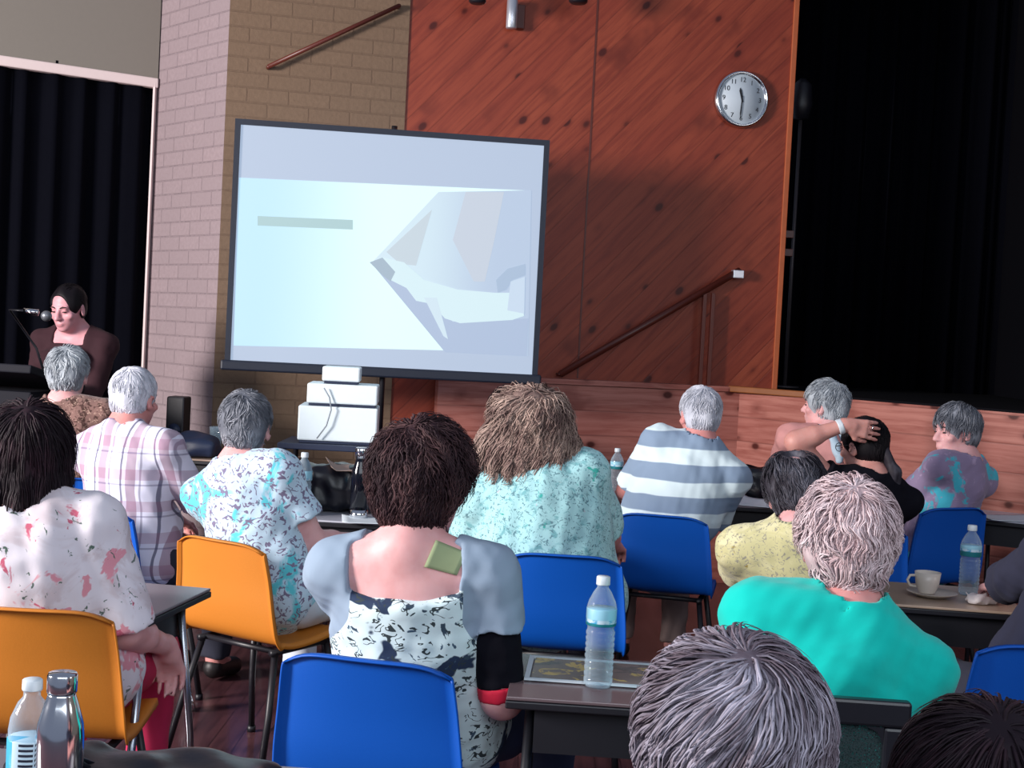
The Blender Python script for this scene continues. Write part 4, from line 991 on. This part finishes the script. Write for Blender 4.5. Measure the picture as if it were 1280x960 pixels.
chP5 = chair('o', 270, 4.40, -33, 'orange plastic chair under the woman in turquoise and white', GO)
chP2 = chair('b', 82, 5.85, 0, 'blue plastic chair hidden behind the woman with the brown patterned top', GB)
chP9 = chair('b', 1035, 6.55, 10, 'blue plastic chair hidden behind the woman with her arm raised', GB)
chP10 = chair('b', 1080, 5.55, 6, 'blue plastic chair of the woman in black with her hand on her head', GB)
chP18 = chair('b', 655, 5.65, 0, 'blue plastic chair in front of the wavy-haired woman', GB)
# black framed mesh chair
r = empty('mesh_back_chair', (xat(1012, 2.58, .8), 2.80, 0), R(-4), 'black framed mesh-back chair of the woman in green', 'chair')
m = MB(); hw, y_, zt, zb = .205, -.22, .825, .47
m.box(-hw, hw, y_ - .015, y_ + .015, zt - .05, zt, .006); m.box(-hw, -hw + .05, y_ - .015, y_ + .015, zb, zt - .05, .006); m.box(hw - .05, hw, y_ - .015, y_ + .015, zb, zt - .05, .006); m.box(-hw + .05, hw - .05, y_ - .015, y_ + .015, zb, zb + .05, .006)
for sx in (-1, 1):
    for sz, z in ((1, zt - .05), (-1, zb + .05)):
        m.add([(sx * (hw - .05), y_ - .012, z), (sx * (hw - .085), y_ - .012, z), (sx * (hw - .062), y_ - .012, z - sz * .010), (sx * (hw - .05), y_ - .012, z - sz * .035)], [[0, 1, 2, 3]])
m.build('back_frame', plain('black_frame', srgb(20, 22, 30), .35), r)
t = T('black_mesh'); tb = t.n('ShaderNodeBsdfTransparent'); mx_ = t.n('ShaderNodeMixShader'); ch_ = t.noise(t.co(), 400, 1)[0]
t.fin(srgb(16, 40, 44), .8); t.set(mx_.inputs[0], t.ramp(ch_, .3, .52)); t.l(tb.outputs[0], mx_.inputs[1]); t.l(t.b.outputs[0], mx_.inputs[2]); t.l(mx_.outputs[0], t.out.inputs[0])
MB().box(-hw + .045, hw - .045, y_ - .003, y_ + .001, zb + .045, zt - .045).build('mesh_panel', t.m, r)
MB().box(-.22, .22, -.20, .22, .40, .44, .015).build('seat', BLACK, r)
for sx in (-1, 1):
    MB().tube([(sx * .18, -.20, .40), (sx * .18, y_, .48)], .012).build('back_post', BLACK, r)
    for sy in (-1, 1): MB().tube([(sx * .19, sy * .17, .40), (sx * .21, sy * .20, 0)], .012).build('leg', BLACK, r)
chP12 = r

# ================================================================== SHIRT MATERIALS AND HAIR COLOURS
M_P2 = cloth('brown_patterned_knit', srgb(128, 98, 92), [(srgb(70, 48, 44), 40, .5, .6, 1, 'n'), (srgb(186, 156, 140), 34, .62, .9, 3, 'l')])
M_P4 = cloth('white_floral_blouse', srgb(228, 222, 230), [(srgb(212, 200, 206), 7, .5, .62, 6, 'n'), (srgb(104, 118, 112), 24, .645, .67, 2, 'n'), (srgb(222, 150, 164), 7, .585, .62, 4, 'n'), (srgb(196, 96, 120), 16, .61, .66, 4.3, 'n'), (srgb(90, 110, 100), 34, .66, .68, 12, 'n')])
M_P5 = cloth('turquoise_white_print', srgb(190, 214, 232), [(srgb(92, 196, 210), 6.5, .52, .60, 11, 'n'), (srgb(120, 112, 140), 24, .2, .5, 3, 'l'), (srgb(96, 88, 120), 26, .665, .71, 7, 'n'), (srgb(60, 92, 112), 20, .68, .72, 9, 'n')])
M_P7 = cloth('mint_floral_blouse', srgb(168, 216, 220), [(srgb(120, 178, 184), 26, .52, .66, 1, 'n'), (srgb(206, 190, 206), 15, .66, .72, 5, 'n'), (srgb(60, 170, 160), 17, .68, .73, 8, 'n'), (srgb(100, 140, 150), 40, .3, .8, 4, 'l')])
M_P8 = stripes('grey_white_bands', srgb(216, 234, 240), srgb(132, 152, 176), .135, .52, .44)
M_P11 = cloth('yellow_print', srgb(198, 192, 144), [(srgb(216, 210, 168), 8, .45, .6, 1, 'n'), (srgb(150, 130, 62), 24, .66, .72, 6, 'n'), (srgb(150, 146, 130), 40, .4, .8, 2, 'l')])
M_P12 = cloth('sea_green_cloth', srgb(0, 192, 180), [(srgb(0, 178, 168), 5, .45, .7, 1, 'n')])
M_P16 = cloth('turquoise_mauve_print', srgb(140, 124, 154), [(srgb(70, 180, 200), 7, .50, .56, 5, 'n'), (srgb(170, 150, 180), 24, .55, .7, 1, 'n')])
M_P1 = plain('dark_maroon_cloth', srgb(46, 12, 24), .9, bump=.2)
M_P9 = plain('pale_pink_cloth', srgb(214, 150, 146), .85)
M_BLK = plain('black_cloth', srgb(14, 14, 24), .9, spec=.15)
M_NAVY = plain('navy_cloth', srgb(36, 38, 60), .9)
M_GREY = plain('grey_jersey', srgb(128, 146, 166), .9, var=.04)
M_RED = plain('crimson_cloth', srgb(214, 20, 60), .8)
M_WHITE = plain('white_cloth', srgb(206, 214, 226), .9)
M_JEAN = plain('navy_denim', srgb(44, 56, 92), .85, var=.15, sc=50)
M_P18 = cloth('black_white_print', srgb(30, 40, 54), [(srgb(190, 206, 220), 30, .52, .56, 1, 'n')])
def m_p6():
    t = T('grey_top_with_printed_panel'); v = t.co(); x = t.sep(v)
    c = srgb(208, 228, 232)
    def b(c, sc, lo, hi, o, colr, sx=1): 
        return t.mix(t.ramp(t.noise(t.co(loc=(o, o, o), scale=(1, 1, sx)), sc, 3, .55, .6)[0], lo, hi), c, colr)
    c = b(c, 9, .572, .60, 3, srgb(44, 58, 84)); c = b(c, 30, .645, .67, 8, srgb(60, 76, 92)); c = b(c, 42, .66, .68, 15, srgb(70, 92, 112)); 
    nn = t.noise(t.co(scale=(1, 1, 1.6)), 26, 1, .5, 1)[0]; f = t.math('LESS_THAN', t.math('ABSOLUTE', t.math('SUBTRACT', nn, .5)), .026); g = t.math('GREATER_THAN', t.noise(v, 30, 1)[0], .5)
    c = t.mix(t.math('MULTIPLY', f, g), c, srgb(56, 66, 70))
    inside = t.math('LESS_THAN', t.math('ABSOLUTE', t.math('SUBTRACT', x[0], -.005)), t.math('ADD', .125, t.math('MULTIPLY', t.ramp(x[2], .86, .70), .12)))
    back = t.math('MULTIPLY', t.math('LESS_THAN', x[1], .06), t.math('LESS_THAN', x[2], .925))
    c = t.mix(t.math('MULTIPLY', inside, back), srgb(140, 158, 178), c)
    t.bump(t.noise(v, 500, 2)[0], .2, .001)
    return t.fin(c, .85, 0, .2)
M_P6 = m_p6()
H_GREY = hairmat('grey_hair', srgb(92, 96, 106), srgb(186, 190, 200), .45)
H_LGREY = hairmat('silver_hair', srgb(128, 136, 146), srgb(208, 216, 222), .4)
H_WHITE = hairmat('white_hair', srgb(168, 172, 184), srgb(232, 234, 244), .35)
H_BLOND = hairmat('pale_blonde_hair', srgb(176, 150, 154), srgb(244, 226, 230), .38)
H_DARK = hairmat('dark_brown_hair', srgb(24, 14, 22), srgb(66, 42, 52), .6)
H_BROWN = hairmat('brown_hair', srgb(44, 28, 34), srgb(116, 84, 84), .55)
H_WAVY = hairmat('ash_blonde_hair', srgb(108, 86, 82), srgb(208, 182, 168), .42)
H_SALT = hairmat('brown_grey_hair', srgb(92, 80, 90), srgb(182, 178, 194), .42)
H_DGREY = hairmat('dark_grey_hair', srgb(42, 38, 46), srgb(122, 122, 134), .5)
H_BLACK = hairmat('black_hair', srgb(14, 10, 16), srgb(60, 48, 56), .75)

# ================================================================== PEOPLE
def go(ch, f=.03): return seatof(ch, f)
P = {}
P[1] = person('standing speaker in a dark maroon top facing the audience behind the lectern', (84, 357, 7.0), yaw=172, sh=.165, stand=True, hp=-16, hy=-8, hair=dict(th=.005, n=260, len=.07, nape=-.07, fringe=.105, fz=.8, fluff=.003, crown=(0, .8, .6), pull=(0, -.8, 0), mess=.08), hairm=H_BLACK, skin=skinmat('skin_shaded', srgb(206, 150, 158)),
    shirt=M_P1, neck=.082, sleeve=1.7, arms={-1: dict(to=(-.12, .33, 1.06)), 1: dict(to=(.14, .30, 1.04))}, trousers=M_BLK, h=.007, scoop=dict(d=.055, w=.085, y=.13))
P[2] = person('grey-haired woman in a brown patterned top, in front of the speaker', (85, 436, 6.05), seat=go(chP2), hair=dict(th=.010, n=420, len=.06, w=.004, mess=.35), hairm=H_LGREY, shirt=M_P2, W=1.1, sh=.18, sleeve=.8)
P[3] = person('white-haired man in a plaid shirt, head turned right', (169, 461, 5.25), yaw=-20, seat=go(chP3, .06), hy=2, hp=-6, hair=dict(th=.006, n=420, len=.045, w=.0035, fluff=.004, nape=-.06), hairm=H_WHITE, skin=SKIN2, female=False, shirt=plaid('white_plaid_shirt'), W=1.08, sh=.185, sleeve=1.0, collar=.035, arms={1: dict(to=(.16, .34, .72), pole=(.4, -.3, -.8))})
P[4] = person('dark-haired woman in a white floral blouse on the near orange chair', (37, 514, 3.42), seat=go(chP4, .03), hy=12, hair=dict(th=.020, bob=-.100, wide=.004, n=620, len=.13, w=.005, fluff=.014, mess=.12, flare=-.008), hairm=H_DARK, shirt=M_P4, W=1.12, sh=.170, sleeve=1.0, loose=.022, neck=.085, sag=1,
    arms={1: dict(to=(.23, .14, .60), pole=(.15, -.6, -.6), dir=(.05, .5, -.8))}, trousers=plain('magenta_cloth', srgb(196, 34, 84), .85))
P[5] = person('grey-haired woman in a turquoise and white print top on the second orange chair', (308, 493, 4.72), yaw=-22, hy=20, seat=go(chP5, .04), hair=dict(th=.011, n=480, len=.05, w=.0035, mess=.35, fluff=.008, nape=-.075), hairm=H_GREY, shirt=M_P5, W=1.08, sh=.160, sleeve=.62, loose=.016,
    arms={1: dict(to=(.16, .32, .72), pole=(.25, -.5, -1)), -1: dict(to=(-.05, .36, .66))}, trousers=M_WHITE)
P[18] = person('person in a black and white patterned top, mostly hidden by the wavy-haired woman', (637, 488, 5.95), seat=go(chP18), hair=dict(th=.012, n=300, len=.07), hairm=H_BLACK, shirt=M_P18, W=1.0, sh=.18, sleeve=.7)
P[7] = person('woman with long wavy ash-blonde hair in a mint floral blouse', (664, 494, 4.72), seat=go(chP7, .03), hair=dict(th=.026, bob=-.165, wide=.024, flare=.036, n=1100, len=.22, w=.0055, curl=.011, cfreq=7, fluff=.020, mess=.12), hairm=H_WAVY, skin=SKIN2, shirt=M_P7, W=1.3, sh=.19, sleeve=.95, loose=.022, neck=.10, fold=.004,
    arms={-1: dict(to=(-.22, .30, .72), pole=(-.5, -.4, -1)), 1: dict(to=(.2, .33, .72), pole=(.25, -.5, -1))}, sag=1)
P[8] = person('white-haired man in a grey and white striped shirt looking left', (877, 486, 5.85), yaw=-8, hy=22, hp=-4, seat=(go(chP8, .05)[0] - .08, go(chP8, .05)[1]), hair=dict(th=.009, n=460, len=.05, w=.0035, fluff=.006, nape=-.075), hairm=H_WHITE, skin=SKIN2, female=False, shirt=M_P8, W=1.17, sh=.172, sleeve=1.0, neck=.072, loose=.02, sag=1,
    arms={1: dict(to=(.18, .34, .74), pole=(.15, -.3, -1)), -1: dict(to=(-.2, .34, .72), pole=(-.2, -.2, -1))}, trousers=plain('khaki_cloth', srgb(150, 128, 124), .9))
P[9] = person('silver-haired person in pale pink facing left, beyond the raised arm', (1036, 479, 6.8), yaw=8, hy=52, seat=go(chP9, .03), hair=dict(th=.014, n=460, len=.06, w=.004, fluff=.010, mess=.3), hairm=H_LGREY, shirt=M_P9, W=1.1, sh=.20, sleeve=.8)
P[16] = person('grey-haired woman in turquoise and mauve looking left near the stage', (1198, 508, 6.25), yaw=34, hy=74, knees=-25, seat=(go(chP16, .04)[0] + .07, go(chP16, .04)[1]), hair=dict(th=.013, n=500, len=.08, w=.004, fluff=.010, nape=-.085, fringe=.07), hairm=H_GREY, shirt=M_P16, W=.95, sh=.158, sleeve=.7, hp=-4)
ya = 14; y10 = R(ya)
def loc_dir(v, yaw): return tuple(Matrix.Rotation(-R(yaw), 3, 'Z') @ Vector(v))
P[10] = person('dark-haired woman in black with a grey ponytail, left hand behind her head', (1081, 524, 5.8), yaw=ya, hy=24, hp=-8, seat=go(chP10, .03), hair=dict(th=.008, n=520, len=.07, w=.004, fluff=.005, nape=-.06, fringe=.075), hairm=H_BLACK, skin=SKIN3, shirt=M_BLK, W=1.1, sh=.185, sleeve=.30, al=.88, h=.006,
    arms={-1: dict(world=tuple(at(1057, 531, 5.64)), pole=loc_dir((-1, -.25, .75), ya), dir=loc_dir((1, .02, -.16), ya), palm=loc_dir((0, 1, 0), ya), thumb=loc_dir((0, .2, -1), ya), curl=.28, spread=.05)})
P[11] = person('balding grey-haired person in yellow leaning forward with head down', (990, 577, 4.30), yaw=-6, hp=-34, hy=-14, hr=-14, seat=go(chP11, .03), hair=dict(th=.019, n=560, len=.07, w=.004, fluff=.010, nape=-.10, bald=((.012, -.095, .105), (.036, .040, .036))), hairm=H_DGREY, shirt=M_P11, W=1.05, sh=.175, sleeve=.8, loose=.016,
    arms={1: dict(to=(.14, .45, .73)), -1: dict(to=(-.14, .45, .73))})
P[12] = person('woman with short pale blonde hair in a sea-green top at right', (1062, 614, 2.84), yaw=-2, hp=-4, seat=(chP12.location.x, chP12.location.y + .03), hair=dict(th=.020, n=900, len=.065, w=.0042, fluff=.016, mess=.45, nape=-.15, wide=.0, lump=.005), hairm=H_BLOND, skin=SKIN2, shirt=M_P12, W=1.12, sh=.172, sleeve=.95, loose=.016, neck=.072, h=.008, fold=.004,
    arms={1: dict(to=(.07, .36, .66), pole=(.25, -.4, -1)), -1: dict(to=(-.07, .36, .66), pole=(-.25, -.4, -1))})
P[13] = person('nearest grey-haired person, head cut by the bottom edge', (917, 822, 1.49), yaw=2, hy=4, hp=-10, hair=dict(th=.018, n=1500, len=.10, w=.0038, fluff=.014, mess=.22, nape=-.10, swirl=.7, crown=(.02, -.50, .86), wide=.003), hairm=H_SALT, skin=SKIN2, shirt=M_NAVY, h=.007)
P[14] = person('dark-haired person at the bottom right corner, only the top of the head showing', (1236, 902, 1.55), hair=dict(th=.018, n=1300, len=.12, w=.004, fluff=.010, bob=-.12, mess=.08), hairm=H_DARK, shirt=M_NAVY, h=.008)
P[15] = person('person in navy cut by the right edge, arm reaching to the tan desk', (1412, 590, 3.75), yaw=4, seat=(go(chP15, .03)[0] + .09, go(chP15, .03)[1]), hair=dict(th=.012, n=200), hairm=H_DGREY, shirt=M_NAVY, W=1.2, sh=.205, sleeve=1.75, loose=.02, arms={-1: dict(world=tuple(at(1240, 738, 4.22)), pole=(-.6, -.3, -.8)), 1: dict(to=(.28, .25, .64))})
def p6_inner(L_): pass
P[6] = person('centre woman with short brown hair, wearing a grey and white printed top', (531, 543, 3.05), yaw=-8, hy=-26, hp=-4, seat=(seatof(chFront, .06)[0] + .05, seatof(chFront, .06)[1]), hair=dict(th=.027, n=1200, len=.095, w=.0040, fluff=.016, mess=.22, nape=-.135, curl=.003, fringe=.06, wide=.002, lump=.005), hairm=H_BROWN, shirt=M_P6, W=1.12, sh=.172, sleeve=.42, loose=.012,
    neck=.105, scoop=dict(d=.058, w=.125, y=-.13), lower_sleeve=(M_BLK, .90), h=.0065, trousers=M_JEAN, knees=-22, sag=1, arms={1: dict(world=tuple(at(662, 850, 3.24)), pole=(.1, -.5, -1), curl=.3), -1: dict(to=(-.15, .30, .70), pole=(-.2, -.3, -1))})
# ---- extras on people
from mathutils.bvhtree import BVHTree
def kid(root, pre): return [c for c in children(root) if c.name.split('.')[0] == pre]
def hit(root, objs, px, py):
    M_ = Matrix.Translation(root.location) @ Matrix.Rotation(root.rotation_euler.z, 4, 'Z'); Mi = M_.inverted(); o = Mi @ CAM; d = (Mi.to_3x3() @ ray(px, py)).normalized(); best = None
    for ob in objs:
        t = BVHTree.FromPolygons([v.co for v in ob.data.vertices], [p.vertices for p in ob.data.polygons]); h_ = t.ray_cast(o, d)
        if h_[0] is not None and (best is None or h_[3] < best[0]): best = (h_[3], h_[0], h_[1])
    return best
q6 = P[6]; bd = kid(q6['root'], 'body')
n = 8; vs = []; ok = True
for i in range(n + 1):
    for j in range(n + 1):
        a, b = i / n, j / n
        c = [(544, 676), (583, 692), (571, 719), (530, 708)]
        px = (c[0][0] * (1 - a) + c[1][0] * a) * (1 - b) + (c[3][0] * (1 - a) + c[2][0] * a) * b; py = (c[0][1] * (1 - a) + c[1][1] * a) * (1 - b) + (c[3][1] * (1 - a) + c[2][1] * a) * b
        hh = hit(q6['root'], bd, px, py)
        if hh is None: ok = False; break
        vs.append(hh[1] + hh[2] * .003)
    if not ok: break
if ok:
    fs = [[i * (n + 1) + j, (i + 1) * (n + 1) + j, (i + 1) * (n + 1) + j + 1, i * (n + 1) + j + 1] for i in range(n) for j in range(n)]
    o = MB().add(vs, fs, True).build('skin_patch', plain('olive_green_tape', srgb(150, 164, 124), .8), q6['root']); so = o.modifiers.new('t', 'SOLIDIFY'); so.thickness = .002
    o['label'] = 'olive green square patch on the upper back'
print('patch', ok)
# red cuff
E, Tg, a = q6['A'][1]; u_ = nz(Tg - E); v = Vol(np.minimum(E, Tg) - .1, np.maximum(E, Tg) + .1, .006); S_ = q6['S'][1]; v.op(cc(S_ + (E - S_) * .88, S_ + (E - S_) * 1.0, .053, .053), .004); p_, q_ = surface(v)
link('sleeve_cuff', np_mesh('cuff', p_, q_), M_RED, q6['root'])['label'] = 'crimson sleeve cuff'
def glasses(pp, m=BLACK):
    g = MB(); M_ = pp['mm']
    for s in (-1, 1):
        g.tube([(s * .033 + .023 * math.cos(q * PI / 8), .103, .004 + .018 * math.sin(q * PI / 8)) for q in range(17)], .0016, 6, M_, False)
        g.tube([(s * .056, .102, .008), (s * .074, .06, .010), (s * .084, -.005, .008), (s * .084, -.02, -.008)], .0018, 6, M_)
    g.tube([(-.010, .104, .006), (0, .107, .009), (.010, .104, .006)], .0016, 6, M_); g.build('eyeglasses', m, pp['root'])
glasses(P[6]); glasses(P[10])
# wrist band and ring of the woman in black
E, Tg, a = P[10]['A'][-1]; u_ = nz(Tg - E)
v = Vol(Tg - .08, Tg + .08, .004); v.op(cc(Tg - u_ * .035, Tg - u_ * .012, .0335, .0325), .003); p_, q_ = surface(v); link('wrist_band', np_mesh('band', p_, q_), WHITEP, P[10]['root'])
hd_ = nz(np.array(a['dir'])); fp = Tg + hd_ * .112 + nz(np.array(loc_dir((0, .2, -1), ya))) * -.010
v = Vol(fp - .03, fp + .03, .002); v.op(cc(fp - hd_ * .003, fp + hd_ * .003, .0115, .0115), .001); p_, q_ = surface(v); link('ring', np_mesh('ring', p_, q_), CHROME, P[10]['root'])
# ponytail
q = P[10]; c0 = q['c0']; H = q['H']; b0 = c0 + H @ V3(.01, -.10, -.02)
v = Vol(b0 + V3(-.15, -.15, -.35), b0 + V3(.15, .12, .08), .007); v.op(rc(b0, b0 + V3(.035, -.03, -.09), .022, .026), .02); v.op(rc(b0 + V3(.035, -.03, -.09), b0 + V3(.055, -.035, -.24), .026, .010), .02); v.disp(wavy(3, 120, .003, 5, (1, 1, .2))); p_, q_ = surface(v)
link('ponytail', np_mesh('ponytail', p_, q_), H_DGREY, q['root'])['label'] = 'grey streaked ponytail'
# scarf-like collar of the silver-haired person
q = P[9]; v = Vol(q['N'] - .25, q['N'] + .2, .008)
v.op(rc(q['N'] + V3(.03, -.065, .04), q['N'] + V3(.07, -.135, -.12), .02, .025), .02); v.op(rc(q['N'] + V3(-.03, -.065, .04), q['N'] + V3(.0, -.135, -.10), .02, .022), .02); v.op(rc(q['N'] + V3(-.06, -.02, .045), q['N'] + V3(.06, -.02, .045), .022, .022), .03); v.disp(wavy(5, 90, .004)); p_, q_ = surface(v)
link('scarf', np_mesh('scarf', p_, q_), plain('pale_blue_cloth', srgb(178, 200, 216), .85), q['root'])
# headband of the maroon speaker : none; magenta pouch beside the near orange chair
E, Tg, a = P[4]['A'][1]
# ================================================================== LIGHT
w = bpy.data.worlds.new('world'); SC.world = w; w.use_nodes = True; bg = w.node_tree.nodes['Background']; bg.inputs[0].default_value = (.62, .72, 1, 1); bg.inputs[1].default_value = .28
def area(name, loc, tgt, sx, sy, e, c):
    l = bpy.data.lights.new(name, 'AREA'); l.shape = 'RECTANGLE'; l.size = sx; l.size_y = sy; l.energy = e; l.color = c
    o = bpy.data.objects.new(name, l); COL.objects.link(o); o.location = loc; o.rotation_euler = (Vector(tgt) - Vector(loc)).to_track_quat('-Z', 'Y').to_euler(); return o
area('window_light_left', (-6.2, 1.8, 2.6), (0, 7.0, 1.4), 1.7, 1.2, 880, (1, .93, .90))
area('window_light_behind', (.8, -1.6, 3.4), (.2, 4, .9), 6, 2.4, 165, (.86, .93, 1))
area('window_light_right', (6.5, 1.5, 3.0), (2.4, 7.4, 1.0), 3, 1.6, 55, (1, .95, .95))
SC.view_settings.view_transform = 'Standard'; SC.view_settings.look = 'None'; SC.view_settings.exposure = 0; SC.view_settings.gamma = 1; SC.view_settings.use_curve_mapping = False
